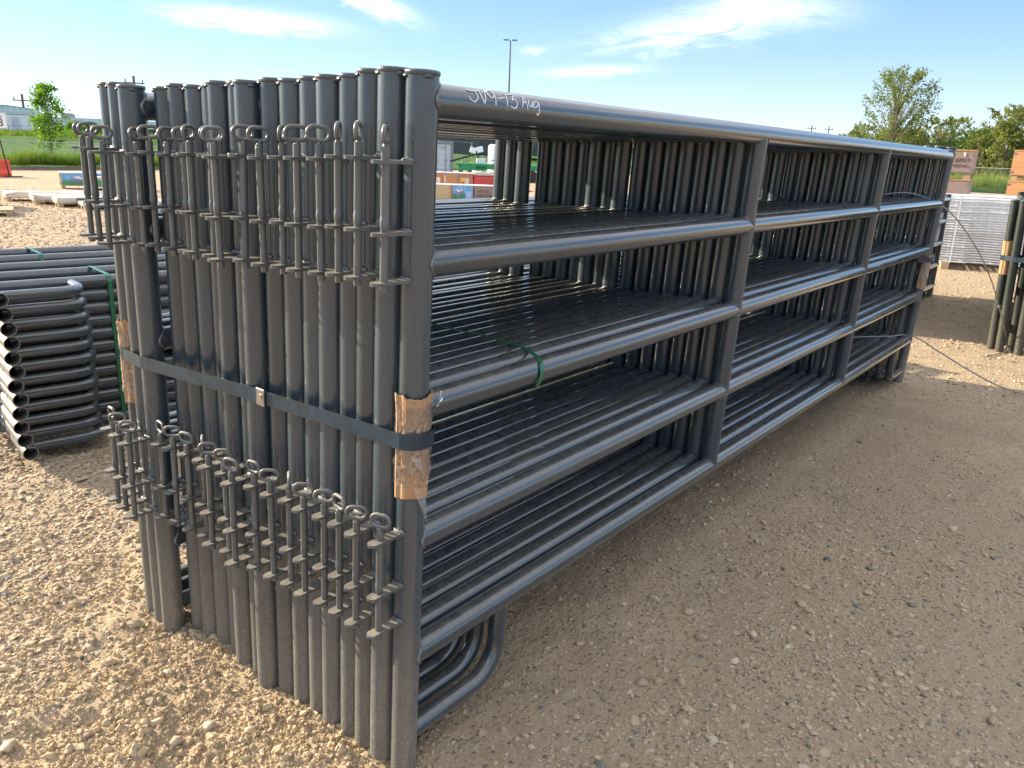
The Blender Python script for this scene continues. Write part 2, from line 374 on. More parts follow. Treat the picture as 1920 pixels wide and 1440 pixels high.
# ------------------------------------------------------------------ ground
def ground_h(x, y):
    r = np.hypot(x - CAM_LOC.x, y - CAM_LOC.y)
    near = np.clip(1 - (r - 5) / 9, 0, 1)
    left = 1 / (1 + np.exp(-(y + 0.15 - 0.5 * x) / 0.25)) * np.clip(1.4 - np.abs(x - 0.0) * 0.5, 0, 1)      # churned earth in front of the posts
    h = 0.010 * fbm(x * 0.9, y * 0.9, 3)
    h = h + near * (0.006 * fbm(x * 7, y * 7, 3) + 0.0045 * fbm(x * 26 + 5, y * 26, 3))
    churn = np.clip(fbm(x * 5 + 3, y * 5 + 8, 3) * 2.2 + 0.35, 0, 1)
    h = h + near * left * churn * (0.016 * np.abs(fbm(x * 14, y * 14, 3)) + 0.009 * fbm(x * 45, y * 45, 2))
    h = h + near * 0.016 * np.clip(1 - np.abs(fbm(x * 1.7 + 2.2, y * 1.7 + 6, 3)) * 5, 0, 1) * np.clip(0.25 + left, 0, 1)
    return h
# the yard ends at two fence lines; beyond them is grass
FA = lambda x: 34.5 + 0.19 * x           # left/back fence line: y = FA(x)
FBX = 60.0                               # right fence line: x = FBX
def polar_sheet(name, thetas, radii_fn, zfn, mats, kind='structure'):
    n = len(thetas)
    R = np.array([radii_fn(t) for t in thetas])             # (n, m)
    m = R.shape[1]
    X = CAM_LOC.x + R * np.cos(thetas)[:, None]; Y = CAM_LOC.y + R * np.sin(thetas)[:, None]; Z = zfn(X, Y)
    V = np.stack([X, Y, Z], -1).reshape(-1, 3)
    return n, m, V
def sheet_object(name, n, m, V, wrap, mat, kind='structure'):
    i, j = np.meshgrid(np.arange(n if wrap else n - 1), np.arange(m - 1), indexing='ij')
    i2 = (i + 1) % n
    F = np.stack([i * m + j, i * m + j + 1, i2 * m + j + 1, i2 * m + j], -1).reshape(-1, 4)
    me = bpy.data.meshes.new(name); me.vertices.add(len(V)); me.vertices.foreach_set('co', V.ravel())
    me.loops.add(F.size); me.loops.foreach_set('vertex_index', F.ravel()); me.polygons.add(len(F))
    me.polygons.foreach_set('loop_start', np.arange(len(F)) * 4); me.polygons.foreach_set('loop_total', np.full(len(F), 4))
    me.update(calc_edges=True); me.polygons.foreach_set('use_smooth', [True] * len(F)); me.materials.append(mat)
    return put(name, me, kind=kind)

def gravel_material():
    m, n, l, P = new_mat('gravel_yard'); k = N(m)
    wp = n.new('ShaderNodeNewGeometry').outputs['Position']
    big = k.noise(wp, 0.55, 4, 0.6); mid = k.noise(wp, 3.2, 4, 0.65); fine = k.noise(wp, 55, 4, 0.7)
    sand = k.ramp(mid, [(0.25, (0.38, 0.285, 0.185)), (0.55, (0.47, 0.36, 0.235)), (0.8, (0.55, 0.43, 0.285))])
    sand = k.mix(sstep(k, big, 0.42, 0.62), sand, (0.42, 0.32, 0.215))
    sand = k.mix(k.math('MULTIPLY', sstep(k, fine, 0.35, 0.7), 0.45), sand, (0.27, 0.20, 0.13))
    sand = k.mix(k.math('MULTIPLY', sstep(k, k.noise(k.mapv(wp, (1.0, 0.35, 1), (3, 8, 0)), 1.7, 5, 0.7), 0.52, 0.68), 0.45), sand, (0.29, 0.225, 0.16))
    v1 = k.voro(wp, 62); v2 = k.voro(wp, 28)
    hv = n.new('ShaderNodeSeparateColor'); l.new(v1.outputs['Color'], hv.inputs[0])
    stone = k.ramp(hv.outputs[0], [(0.0, (0.16, 0.14, 0.125)), (0.3, (0.33, 0.26, 0.18)), (0.6, (0.44, 0.36, 0.26)), (0.85, (0.40, 0.27, 0.18)), (1.0, (0.52, 0.47, 0.38))])
    hv2 = n.new('ShaderNodeSeparateColor'); l.new(v2.outputs['Color'], hv2.inputs[0])
    cover = k.math('MULTIPLY', k.math('GREATER_THAN', k.math('ADD', hv.outputs[1], k.math('MULTIPLY', k.noise(wp, 1.3, 3), 0.9)), 0.72), k.math('LESS_THAN', v1.outputs['Distance'], 0.42))
    col = k.mix(k.math('MULTIPLY', cover, 0.8), sand, stone)
    l.new(col, P.inputs['Base Color']); P.inputs['Roughness'].default_value = 0.9; P.inputs['Specular IOR Level'].default_value = 0.25
    peb = k.math('MULTIPLY', k.math('SUBTRACT', 0.45, v1.outputs['Distance'], 0.0, True), cover)
    h = k.math('ADD', k.math('MULTIPLY', peb, 1.2), k.math('MULTIPLY', fine, 0.8))
    h = k.math('ADD', h, k.math('MULTIPLY', k.noise(wp, 190, 3, 0.7), 0.35))
    b = k.bump(h, 0.9, 0.012)
    l.new(b, P.inputs['Normal'])
    return m
M['gravel'] = gravel_material()
YAW = 0.670
fine_t = YAW + np.linspace(-0.82, 0.82, 760)
coarse_t = np.linspace(YAW + 0.82, YAW - 0.82 + 2 * math.pi, 60)[1:-1]
thetas = np.concatenate([fine_t, coarse_t])
radii = np.concatenate([[0.02, 0.4], np.geomspace(0.7, 7.5, 300), np.geomspace(7.6, 60, 80)[0:], np.geomspace(64, 3000, 14)])
def yard_z(X, Y):
    r = np.hypot(X - CAM_LOC.x, Y - CAM_LOC.y)
    return ground_h(X, Y) - np.clip((r - 60) / 300, 0, 1) * 0.0
n_, m_, V_ = polar_sheet('ground', thetas, lambda t: radii, yard_z, None)
ground = sheet_object('ground', n_, m_, V_, True, M['gravel'])

def grass_material():
    m, n, l, P = new_mat('grass_field'); k = N(m)
    wp = n.new('ShaderNodeNewGeometry').outputs['Position']
    a = k.noise(k.mapv(wp, (1, 1, 1)), 0.10, 4, 0.6); b = k.noise(wp, 0.9, 5, 0.7); c = k.noise(wp, 9, 3, 0.7)
    col = k.ramp(b, [(0.3, (0.040, 0.15, 0.014)), (0.55, (0.070, 0.20, 0.022)), (0.75, (0.14, 0.24, 0.04))])
    col = k.mix(k.math('MULTIPLY', sstep(k, a, 0.5, 0.7), 0.6), col, (0.15, 0.20, 0.045))
    col = k.mix(k.math('MULTIPLY', c, 0.5), col, (0.05, 0.10, 0.02))
    l.new(col, P.inputs['Base Color']); P.inputs['Roughness'].default_value = 0.8; P.inputs['Specular IOR Level'].default_value = 0.15
    l.new(k.bump(k.math('ADD', b, c), 1.0, 0.25), P.inputs['Normal'])
    return m
M['grass'] = grass_material()
def field_z(X, Y):
    dA = Y - FA(X)
    t = np.clip((dA - 3) / 32, 0, 1); t = t * t * (3 - 2 * t)
    w = 1 / (1 + np.exp((X - 62) / 10))
    wob = 0.05 * fbm(X * 0.15, Y * 0.15, 3) * np.clip(dA / 5, 0, 1)
    return 0.02 + 1.35 * t + np.maximum(wob, 0) + 0.02
gt = np.linspace(-1.25, 2.5, 240)
def rstart(t):
    c, s = math.cos(t), math.sin(t); best = 1e9
    den = s - 0.19 * c
    if den > 1e-3:
        r = (34.5 + 0.19 * CAM_LOC.x - CAM_LOC.y) / den
        if r > 0: best = min(best, r)
    if c > 1e-3: best = min(best, (FBX - CAM_LOC.x) / c)
    return min(best, 400)
def gr(t):
    r0 = rstart(t)
    return np.concatenate([r0 + np.array([0, 0.6, 1.2]), np.geomspace(r0 + 2.0, r0 + 120, 44), np.geomspace(r0 + 140, 3000, 10)])
n_, m_, V_ = polar_sheet('grass_field', gt, gr, field_z, None)
sheet_object('grass_field', n_, m_, V_, False, M['grass'])
# dark soil ridge where the gravel meets the grass
M['soil'] = simple('dark_soil', (0.10, 0.075, 0.055), 0.95, 0, 0.4, 6, 1.0, 20)
ridge = MB(); pts = []
xs = np.arange(-30, 60, 0.35)
V = []; 
for x in xs:
    y = FA(x); 
    for dy, dz in ((-0.55, -0.03), (-0.25, 0.09), (0.05, 0.13), (0.4, 0.02)):
        V.append((x + random.uniform(-.05, .05), y + dy + random.uniform(-.08, .08), dz * random.uniform(0.5, 1.4)))
F = [(i * 4 + j, i * 4 + 4 + j, i * 4 + 5 + j, i * 4 + 1 + j) for i in range(len(xs) - 1) for j in range(3)]
ridge.add(V, F, 0, True); ridge.build('soil_ridge', M['soil'], kind='structure')

# ------------------------------------------------------------------ scatter with geometry nodes
def scatter(name, P, scl, rot, variants, mat, n_var, kind='stuff', label=None):
    me = bpy.data.meshes.new(name); me.vertices.add(len(P)); me.vertices.foreach_set('co', np.asarray(P, float).ravel())
    for nm, ty, arr in (('scl', 'FLOAT_VECTOR', scl), ('rot', 'FLOAT_VECTOR', rot), ('vid', 'INT', RNG.integers(0, n_var, len(P)))):
        a = me.attributes.new(nm, ty, 'POINT'); a.data.foreach_set('vector' if 'VEC' in ty else 'value', np.asarray(arr).ravel())
    me.update(); o = put(name, me, kind=kind, label=label)
    ng = bpy.data.node_groups.new(name + '_nodes', 'GeometryNodeTree')
    ng.interface.new_socket('Geometry', in_out='INPUT', socket_type='NodeSocketGeometry'); ng.interface.new_socket('Geometry', in_out='OUTPUT', socket_type='NodeSocketGeometry')
    g, L = ng.nodes, ng.links
    gi = g.new('NodeGroupInput'); go = g.new('NodeGroupOutput')
    join = g.new('GeometryNodeJoinGeometry')
    for k in reversed(range(n_var)):
        geo = variants(g, L, k)
        sm = g.new('GeometryNodeSetMaterial'); sm.inputs['Material'].default_value = mat; L.new(geo, sm.inputs['Geometry'])
        gt_ = g.new('GeometryNodeGeometryToInstance'); L.new(sm.outputs[0], gt_.inputs[0]); L.new(gt_.outputs[0], join.inputs[0])
    iop = g.new('GeometryNodeInstanceOnPoints'); L.new(gi.outputs[0], iop.inputs['Points']); L.new(join.outputs[0], iop.inputs['Instance'])
    iop.inputs['Pick Instance'].default_value = True
    def attr(nm, ty):
        a = g.new('GeometryNodeInputNamedAttribute'); a.data_type = ty; a.inputs['Name'].default_value = nm; return a.outputs[0]
    L.new(attr('vid', 'INT'), iop.inputs['Instance Index'])
    e2r = g.new('FunctionNodeEulerToRotation'); L.new(attr('rot', 'FLOAT_VECTOR'), e2r.inputs[0]); L.new(e2r.outputs[0], iop.inputs['Rotation'])
    L.new(attr('scl', 'FLOAT_VECTOR'), iop.inputs['Scale']); L.new(iop.outputs[0], go.inputs[0])
    md = o.modifiers.new('scatter', 'NODES'); md.node_group = ng
    return o
def stone_variant(g, L, k):
    ico = g.new('GeometryNodeMeshIcoSphere'); ico.inputs['Radius'].default_value = 0.5; ico.inputs['Subdivisions'].default_value = 2
    pos = g.new('GeometryNodeInputPosition'); ad = g.new('ShaderNodeVectorMath'); ad.operation = 'ADD'; L.new(pos.outputs[0], ad.inputs[0]); ad.inputs[1].default_value = (k * 3.7, k * 1.3, 4.2)
    nz = g.new('ShaderNodeTexNoise'); nz.inputs['Scale'].default_value = 2.2; nz.inputs['Detail'].default_value = 1.5; L.new(ad.outputs[0], nz.inputs['Vector'])
    sb = g.new('ShaderNodeVectorMath'); sb.operation = 'SUBTRACT'; L.new(nz.outputs['Color'], sb.inputs[0]); sb.inputs[1].default_value = (0.5, 0.5, 0.5)
    sc = g.new('ShaderNodeVectorMath'); sc.operation = 'SCALE'; L.new(sb.outputs[0], sc.inputs[0]); sc.inputs['Scale'].default_value = 0.75 + 0.15 * (k % 3)
    sp = g.new('GeometryNodeSetPosition'); L.new(ico.outputs[0], sp.inputs['Geometry']); L.new(sc.outputs[0], sp.inputs['Offset'])
    ss = g.new('GeometryNodeSetShadeSmooth'); L.new(sp.outputs[0], ss.inputs[0]); ss.inputs['Shade Smooth'].default_value = (k % 3 != 2)
    return ss.outputs[0]
def stone_material():
    m, n, l, P = new_mat('pebble'); k = N(m); o = k.obj()
    info = n.new('ShaderNodeObjectInfo'); wp = n.new('ShaderNodeNewGeometry').outputs['Position']
    c = k.ramp(info.outputs['Random'], [(0.0, (0.50, 0.38, 0.245)), (0.22, (0.42, 0.325, 0.22)), (0.40, (0.54, 0.43, 0.30)), (0.55, (0.34, 0.27, 0.20)), (0.68, (0.48, 0.33, 0.22)), (0.78, (0.58, 0.50, 0.38)), (0.86, (0.38, 0.29, 0.20)), (0.93, (0.17, 0.165, 0.165)), (0.975, (0.085, 0.09, 0.10)), (1.0, (0.36, 0.22, 0.16))])
    c = k.mix(k.math('MULTIPLY', sstep(k, k.noise(wp, 130, 3, 0.7), 0.4, 0.65), 0.5), c, (0.45, 0.35, 0.23))
    l.new(c, P.inputs['Base Color']); P.inputs['Roughness'].default_value = 0.82; P.inputs['Specular IOR Level'].default_value = 0.3
    l.new(k.bump(k.noise(wp, 300, 2), 0.4, 0.002), P.inputs['Normal'])
    return m
M['stone'] = stone_material()
def stones():
    K = 330000
    u = RNG.random(K); r = 0.85 * (27 / 0.85) ** (u ** 0.80)
    t = YAW + RNG.uniform(-0.86, 0.86, K)
    x = CAM_LOC.x + r * np.cos(t); y = CAM_LOC.y + r * np.sin(t)
    left = 1 / (1 + np.exp(-(y - 0.02 + 0.25 * np.minimum(x, 0)) / 0.08)); left = np.where(x > 0.3, np.clip((y - 1.0) / 0.3, 0, 1), left)
    patch = np.clip(fbm(x * 1.6, y * 1.6, 3) * 2.2 + 0.5, 0.0, 1)
    gz = np.clip((y - 0.95 + 0.5 * fbm(x * 2.5, y * 2.5, 3)) / 0.45, 0, 1)            # loose gravel further from the camera on the left
    dens = left * (0.05 + 0.95 * gz) + (1 - left) * (0.10 + 0.55 * patch ** 1.6)
    dens = np.where(x > 4.6, np.maximum(dens, 0.9), dens) * np.clip((27 - r) / 9, 0, 1)
    keep = RNG.random(K) < dens
    x, y, r, left, gz = x[keep], y[keep], r[keep], left[keep], gz[keep]; n = len(x)
    med = np.where(left > 0.5, 0.0088, 0.0060)
    s = np.exp(RNG.normal(0, 0.48, n)) * med; s = np.clip(s, 0.0032, 0.030) * (1 + 0.075 * np.clip(r - 3, 0, 30))
    scl = np.stack([s * RNG.uniform(0.95, 1.6, n), s * RNG.uniform(0.75, 1.15, n), s * RNG.uniform(0.42, 0.75, n)], -1)
    rot = np.stack([RNG.normal(0, 0.22, n), RNG.normal(0, 0.22, n), RNG.uniform(0, 6.28, n)], -1)
    z = ground_h(x, y) + scl[:, 2] * RNG.uniform(-0.15, 0.28, n)
    scatter('gravel_stones', np.stack([x, y, z], -1), scl, rot, stone_variant, M['stone'], 6, label='loose rounded pebbles and gravel lying over the yard')
stones()
# hand sized stones on the shaded dirt
BIGS = [(0.62, -0.28, .030), (0.70, -0.36, .024), (0.93, -0.31, .034), (1.05, -0.42, .026), (1.02, -0.22, .028), (0.55, -0.52, .026), (1.3, -0.5, .024), (1.15, -0.95, .03), (1.35, -0.75, .024), (0.33, -0.40, .022), (-0.32, 0.45, .03), (-0.2, 0.7, .026), (-0.45, 0.62, .022), (0.8, -0.75, .02), (1.55, -0.62, .026), (1.1, -1.05, .03)]
bx = np.array(BIGS); nb = len(bx)
scatter('larger_stones', np.stack([bx[:, 0], bx[:, 1], ground_h(bx[:, 0], bx[:, 1]) + bx[:, 2] * 0.12], -1), np.stack([bx[:, 2] * 1.2, bx[:, 2] * 0.95, bx[:, 2] * 0.65], -1), np.stack([np.zeros(nb), np.zeros(nb), RNG.uniform(0, 6, nb)], -1), stone_variant, M['stone'], 6, label='larger pebbles scattered over the packed dirt')

# earth clods on the sunlit churned strip at the left
def clods():
    K = 60000
    x = RNG.uniform(-1.4, 0.25, K); y = RNG.uniform(-0.35, 2.0, K)
    m = np.clip(fbm(x * 4 + 3, y * 4 + 8, 3) * 1.6 + 0.62, 0, 1) * np.clip(1.7 - y * 0.85, 0, 1) * (y > -0.28 + 0.9 * np.maximum(x, 0) * 0) * (1 / (1 + np.exp((x - 0.0) / 0.03)))
    keep = RNG.random(K) < m; x, y = x[keep], y[keep]; n = len(x)
    s = np.clip(np.exp(RNG.normal(math.log(0.0062), 0.48, n)), 0.003, 0.024)
    scl = np.stack([s * 1.1, s, s * 0.75], -1); rot = RNG.uniform(0, 6.28, (n, 3))
    scatter('earth_clods', np.stack([x, y, ground_h(x, y) + s * 0.1], -1), scl, rot, clod_variant, M['clod'], 4, label='crumbly clods of pale earth beside the posts')
def clod_variant(g, L, k):
    ico = g.new('GeometryNodeMeshIcoSphere'); ico.inputs['Radius'].default_value = 0.5; ico.inputs['Subdivisions'].default_value = 2
    pos = g.new('GeometryNodeInputPosition'); ad = g.new('ShaderNodeVectorMath'); ad.operation = 'ADD'; L.new(pos.outputs[0], ad.inputs[0]); ad.inputs[1].default_value = (k * 2.7, k * 5.3, 1.2)
    nz = g.new('ShaderNodeTexNoise'); nz.inputs['Scale'].default_value = 4.5; nz.inputs['Detail'].default_value = 2; L.new(ad.outputs[0], nz.inputs['Vector'])
    sb = g.new('ShaderNodeVectorMath'); sb.operation = 'SUBTRACT'; L.new(nz.outputs['Color'], sb.inputs[0]); sb.inputs[1].default_value = (0.5, 0.5, 0.5)
    sc = g.new('ShaderNodeVectorMath'); sc.operation = 'SCALE'; L.new(sb.outputs[0], sc.inputs[0]); sc.inputs['Scale'].default_value = 1.2
    sp = g.new('GeometryNodeSetPosition'); L.new(ico.outputs[0], sp.inputs['Geometry']); L.new(sc.outputs[0], sp.inputs['Offset'])
    return sp.outputs[0]
M['clod'] = simple('pale_earth', (0.52, 0.40, 0.255), 0.95, 0, 0.15, 30, 0.5, 300)
clods()
TILT = math.atan(0.0394)                                       # the standing stack leans a little towards the near side

# ------------------------------------------------------------------ corral panels
D = 0.0603; R_ = D / 2
def saddle_bead(x, z, sx, r=R_, along='x', lump=0.0028):
    """weld bead where a horizontal tube meets an upright one (upright centred at x)"""
    path = []
    for j in range(22):
        t = 2 * math.pi * j / 22; yy = r * math.sin(t) * 0.985
        path.append((x + sx * (math.sqrt(max(r * r - yy * yy, 0)) + 0.001), yy * 1.03, z + r * 1.03 * math.cos(t)))
    return path
def add_bead(mb, path, seed, mi, lump=0.0033):
    rr = random.Random(seed); mb.tube(path, [lump * rr.uniform(0.6, 1.5) for _ in path], 6, mi, closed=True)
def make_panel(nm, L=4.507, H=1.506, rails=(0.300, 0.591, 0.886, 1.173, 1.463), stays=(1.525, 3.046), r=R_, lugs=True, feet=True, caps=True,
               mpost=None, mrail=None, mstay=None, over=0.0, beads=True, ns=22, foot_z=0.085, foot_x=0.322):
    mpost = mpost or M['post']; mrail = mrail or M['rail']; mstay = mstay or M['stay']
    root = put(nm, None); root.empty_display_size = 0.1
    # end posts: open tubes with a wall thickness
    def post_mesh():
        mb = MB(); t = 0.003
        zt = H - (0.004 if caps else 0)
        mb.tube([(0, 0, 0), (0, 0, 0.5 * H), (0, 0, zt)], r, ns + 6, 0, caps=False)
        mb.tube([(0, 0, zt if not caps else 0.2), (0, 0, 0)], r - t, ns, 0, caps=False)
        n = ns + 6
        for z, flip in ((0, True), (zt, False)):
            V = [(a * math.cos(2 * math.pi * j / n), a * math.sin(2 * math.pi * j / n), z) for a in (r, r - t) for j in range(n)]
            F = [(j, (j + 1) % n, n + (j + 1) % n, n + j) for j in range(n)]
            mb.add(V, [f[::-1] if not flip else f for f in F])
        return mb.mesh('post', [mpost])
    pm = post_mesh()
    for x in (0, L): reg(put('post', pm, root, (x, 0, 0)))
    if caps:
        mb = MB(); n = 26; rr = random.Random(3)
        prof = [(r - 0.002, -0.006), (r + 0.0012, -0.0045), (r + 0.0022, 0.0), (r + 0.0012, 0.0035), (r - 0.004, 0.0048)]
        V = [(a * math.cos(2 * math.pi * j / n), a * math.sin(2 * math.pi * j / n), z) for a, z in prof for j in range(n)]
        F = [(i * n + j, i * n + (j + 1) % n, (i + 1) * n + (j + 1) % n, (i + 1) * n + j) for i in range(len(prof) - 1) for j in range(n)]
        mb.add(V, F, 0, True); mb.add(V[-n:], [tuple(range(n))])
        for a in (2.6, 4.3, 0.6):
            c = Vector((math.cos(a) * (r + 0.001), math.sin(a) * (r + 0.001), -0.007)); tdir = Vector((-math.sin(a), math.cos(a), 0))
            mb.tube([c - tdir * 0.009, c - tdir * 0.004 + Vector((0, 0, .001)), c + tdir * 0.003, c + tdir * 0.009], [0.0015, 0.0042, 0.0036, 0.0012], 7, 0)
        cm = mb.mesh('cap', [M['cap'] if mpost is M['post'] else mpost])
        for x in (0, L): reg(put('cap', cm, root, (x, 0, H)))
    for i, z in enumerate(rails):
        mb = MB(); xs = [0.0 + 0.004, L * 0.25, L * 0.5, L * 0.75, L - 0.004]
        if over: xs[0] = -over; xs[-1] = L + over
        rr = random.Random(i * 7 + 1)
        bow = [0, 0.0015, 0.002, 0.001, 0]
        mb.tube([(x, 0, b - 0.001) for x, b in zip(xs, bow)], r * (0.995 if not over else 0.99), ns + 4, 0, caps=bool(over))
        if beads:
            add_bead(mb, saddle_bead(0, 0, 1, r), i, 1); add_bead(mb, saddle_bead(L, 0, -1, r), i + 20, 1)
        reg(MB.build(mb, 'rail', [mrail, M['weld']], root, loc=(0, 0, z)))
    for si, sx in enumerate(stays):
        mb = MB(); mb.tube([(0, 0, 0), (0, 0, (rails[-1] - rails[0]) / 2), (0, 0, rails[-1] - rails[0])], r * 0.985, ns, 0, caps=False)
        if beads:
            for j, z in enumerate(rails):
                for sgn in (1, -1):
                    if (j == 0 and sgn < 0) or (j == len(rails) - 1 and sgn > 0): continue
                    path = []
                    for q in range(20):
                        t = 2 * math.pi * q / 20; yy = r * math.sin(t) * 0.985
                        path.append((r * 1.02 * math.cos(t), yy * 1.03, z - rails[0] + sgn * (math.sqrt(max(r * r - yy * yy, 0)) + 0.001)))
                    add_bead(mb, path, j * 3 + sgn + si, 1, 0.0020)
        reg(mb.build('stay', [mstay, M['weld']], root, loc=(sx, 0, rails[0])))
    if feet:
        def foot(sgn):
            B = 0.095; path = [(sgn * 0.004, 0, 0), (sgn * 0.08, 0, 0), (sgn * (foot_x - B), 0, 0)]
            for q in range(1, 9):
                a = q / 8 * math.pi / 2; path.append((sgn * (foot_x - B + B * math.sin(a)), 0, B - B * math.cos(a)))
            path.append((sgn * foot_x, 0, rails[0] - foot_z))
            mb = MB(); mb.tube(path, r * 0.77, ns - 2, 0, caps=False)
            return mb
        reg(foot(1).build('foot', mrail, root, loc=(0, 0, foot_z))); reg(foot(-1).build('foot', mrail, root, loc=(L, 0, foot_z)))
    if lugs:
        # hinge plate with a rounded tip
        mb = MB(); w = 0.0115; t = 0.0062; x0, x1 = -0.112, -0.020
        out2 = [(x1, -w * 1.3), (x1, w * 1.3)] + [(-0.04, w)] + [(x0 + w + w * math.cos(a), w * math.sin(a)) for a in np.linspace(math.pi / 2, 3 * math.pi / 2, 9)] + [(-0.04, -w)]
        n = len(out2)
        V = [(x, y, -t / 2) for x, y in out2] + [(x, y, t / 2) for x, y in out2]
        F = [tuple(range(n)), tuple(range(2 * n - 1, n - 1, -1))] + [(j, j + n, (j + 1) % n + n, (j + 1) % n) for j in range(n)]
        mb.add(V, F, 0)
        mb.tube([(-0.029, -0.016, 0.003), (-0.032, -0.006, 0.004), (-0.033, 0.006, 0.0035), (-0.029, 0.016, 0.003)], [0.0025, 0.005, 0.0046, 0.002], 7, 1)
        mb.tube([(-0.029, -0.014, -0.003), (-0.031, 0.0, -0.004), (-0.029, 0.014, -0.003)], [0.002, 0.004, 0.002], 7, 1)
        lm = mb.mesh('hinge_plate', [M['lug'], M['weld']])
        # pin: hexagonal-looking rod with a flattened swelling, tip below the lowest plate
        mb = MB(); mb.tube([(0, 0, -0.017), (0, 0, -0.010), (0, 0, 0.118)], 0.0073, 8, 0)
        mb.tube([(0, 0, 0.094), (0, 0, 0.100), (0, 0, 0.112), (0, 0, 0.124)], [0.0073, 0.0104, 0.0108, 0.0075], 12, 0, flat=0.8)
        mb.tube([(0, 0, 0.118), (0, 0, 0.238)], 0.0078, 10, 0)
        pn = mb.mesh('pin', [M['lug']])
        mb = MB(); path = []
        for a in np.linspace(-math.pi / 2, math.pi / 2, 9): path.append((0.0085 + 0.0120 * math.cos(a), 0, 0.0125 * math.sin(a)))
        for a in np.linspace(math.pi / 2, 3 * math.pi / 2, 9): path.append((-0.0085 + 0.0120 * math.cos(a), 0, 0.0125 * math.sin(a)))
        mb.tube(path, 0.0042, 9, 0, closed=True); mb.tube([(0, 0, -0.026), (0, 0, -0.014)], [0.0072, 0.004], 8, 1)
        rg = mb.mesh('pin_ring', [M['lug'], M['weld']])
        for z0 in (1.143, 0.405):
            for dz in (0, 0.088, 0.212): reg(put('hinge_plate', lm, root, (0, 0, z0 + dz)))
            p = reg(put('pin', pn, root, (-0.083, 0, z0)))
            reg(put('pin_ring', rg, p, (0, 0, 0.257)))
    return root

GX = lambda x, y, z: Vector((x, y * math.cos(TILT) - z * math.sin(TILT), y * math.sin(TILT) + z * math.cos(TILT)))
XOFF = [-0.006, -0.016, -0.011, -0.005, -0.012, -0.006, -0.011, -0.015, -0.037, -0.014, -0.026, -0.005, -0.011, -0.020, -0.021, -0.078, -0.073, -0.066]
YPOS = [-0.004, 0.056, 0.116, 0.176, 0.237, 0.297, 0.357, 0.418, 0.478, 0.539, 0.599, 0.659, 0.720, 0.780, 0.840, 0.900, 0.960, 1.021]
ZOFF = [0.001, 0.004, 0.001, -0.007, -0.010, -0.013, -0.018, -0.018, -0.025, -0.026, -0.027, -0.033, -0.036, -0.035, -0.043, -0.044, -0.039, -0.040]
RING_U = [75, 72, 78, 5, 8, 76, 25, 15, 0, 12, 62, 20, 45, 20, 60, 10, 12, 55]
RING_L = [35, 15, 60, 12, 10, 88, 12, 50, 40, 20, 5, 85, 40, 15, 60, 10, 8, 60]
proto = make_panel('corral_panel')
def set_rings(root, a, b):
    i = 0
    for ch in KIDS[root.name]:
        if ch.name.startswith('pin') and not ch.name.startswith('pin_ring'):
            for g in KIDS[ch.name]:
                g.rotation_euler = (rad(random.uniform(-4, 4)), rad(random.uniform(-5, 5)), -0.62 + math.pi / 2 * 0 + rad((a, b)[i]) * (1 if i == 0 else -1))
            ch.rotation_euler = (rad(random.uniform(-1, 1)), rad(random.uniform(-1, 1)), 0)
            i += 1
def ringword(v): return 'edge-on' if v > 50 else ('half turned' if v > 22 else 'turned broadside')
panels = []
for i in range(18):
    p = proto if i == 0 else copy_tree(proto)
    p.location = GX(XOFF[i], YPOS[i], ZOFF[i]); p.rotation_euler = (TILT, 0, rad(random.uniform(-0.03, 0.03)))
    set_rings(p, RING_U[i], RING_L[i])
    lab = ('nearest grey panel of the standing stack, white handwriting on its top rail' if i == 0 else
           'farthest grey panel at the left end of the standing stack, cardboard on its post' if i == 17 else
           f'{ORD[i + 1]} grey panel from the near side of the standing stack, top pin ring {ringword(RING_U[i])}')
    tag(p, lab, 'corral panel', 'grey corral panels standing in the main stack'); panels.append(p)

# handwriting on the top rail: strokes as (x, angle round the rail)
STROKES = [[(0.0879, 0.884), (0.0947, 0.82), (0.108, 0.83), (0.1232, 0.915)],
 [(0.1084, 0.927), (0.1094, 0.717), (0.1107, 0.495), (0.1087, 0.288), (0.1012, 0.119), (0.0935, 0.169), (0.0882, 0.266), (0.0861, 0.414)],
 [(0.1203, 0.849), (0.1209, 0.554), (0.1242, 0.269), (0.1279, 0.084)],
 [(0.1407, 0.99), (0.1348, 0.661), (0.1306, 0.312), (0.1279, 0.084)],
 [(0.1606, 0.78), (0.159, 0.986), (0.1535, 1.036), (0.1461, 0.977), (0.1428, 0.721), (0.1461, 0.531), (0.1536, 0.482), (0.1596, 0.601), (0.1606, 0.78), (0.1621, 0.543), (0.161, 0.271), (0.1604, 0.045)],
 [(0.1675, 0.558), (0.1702, 0.477), (0.1809, 0.537), (0.1919, 0.6)],
 [(0.197, 0.95), (0.1971, 0.713), (0.1955, 0.413), (0.195, 0.078)],
 [(0.2051, 0.866), (0.2164, 0.909), (0.2276, 0.968), (0.2179, 0.705), (0.2117, 0.485), (0.2201, 0.555), (0.2248, 0.424), (0.2259, 0.217), (0.222, 0.035), (0.2148, -0.023), (0.2058, 0.087)],
 [(0.2413, 0.104), (0.2456, 0.412), (0.2498, 0.768), (0.2505, 0.851), (0.2537, 0.596), (0.2564, 0.285), (0.2593, 0.026)],
 [(0.2432, 0.406), (0.2574, 0.447)],
 [(0.2653, 0.628), (0.2629, 0.33), (0.2674, 0.189), (0.2724, 0.26), (0.2768, 0.555), (0.2742, 0.294), (0.2758, 0.148)],
 [(0.2934, 0.565), (0.2874, 0.584), (0.2796, 0.368), (0.2805, 0.158), (0.2894, 0.237), (0.295, 0.468), (0.2904, 0.574), (0.2969, 0.441), (0.2962, 0.161), (0.297, -0.106), (0.2954, -0.309), (0.288, -0.169)]]
mb = MB()
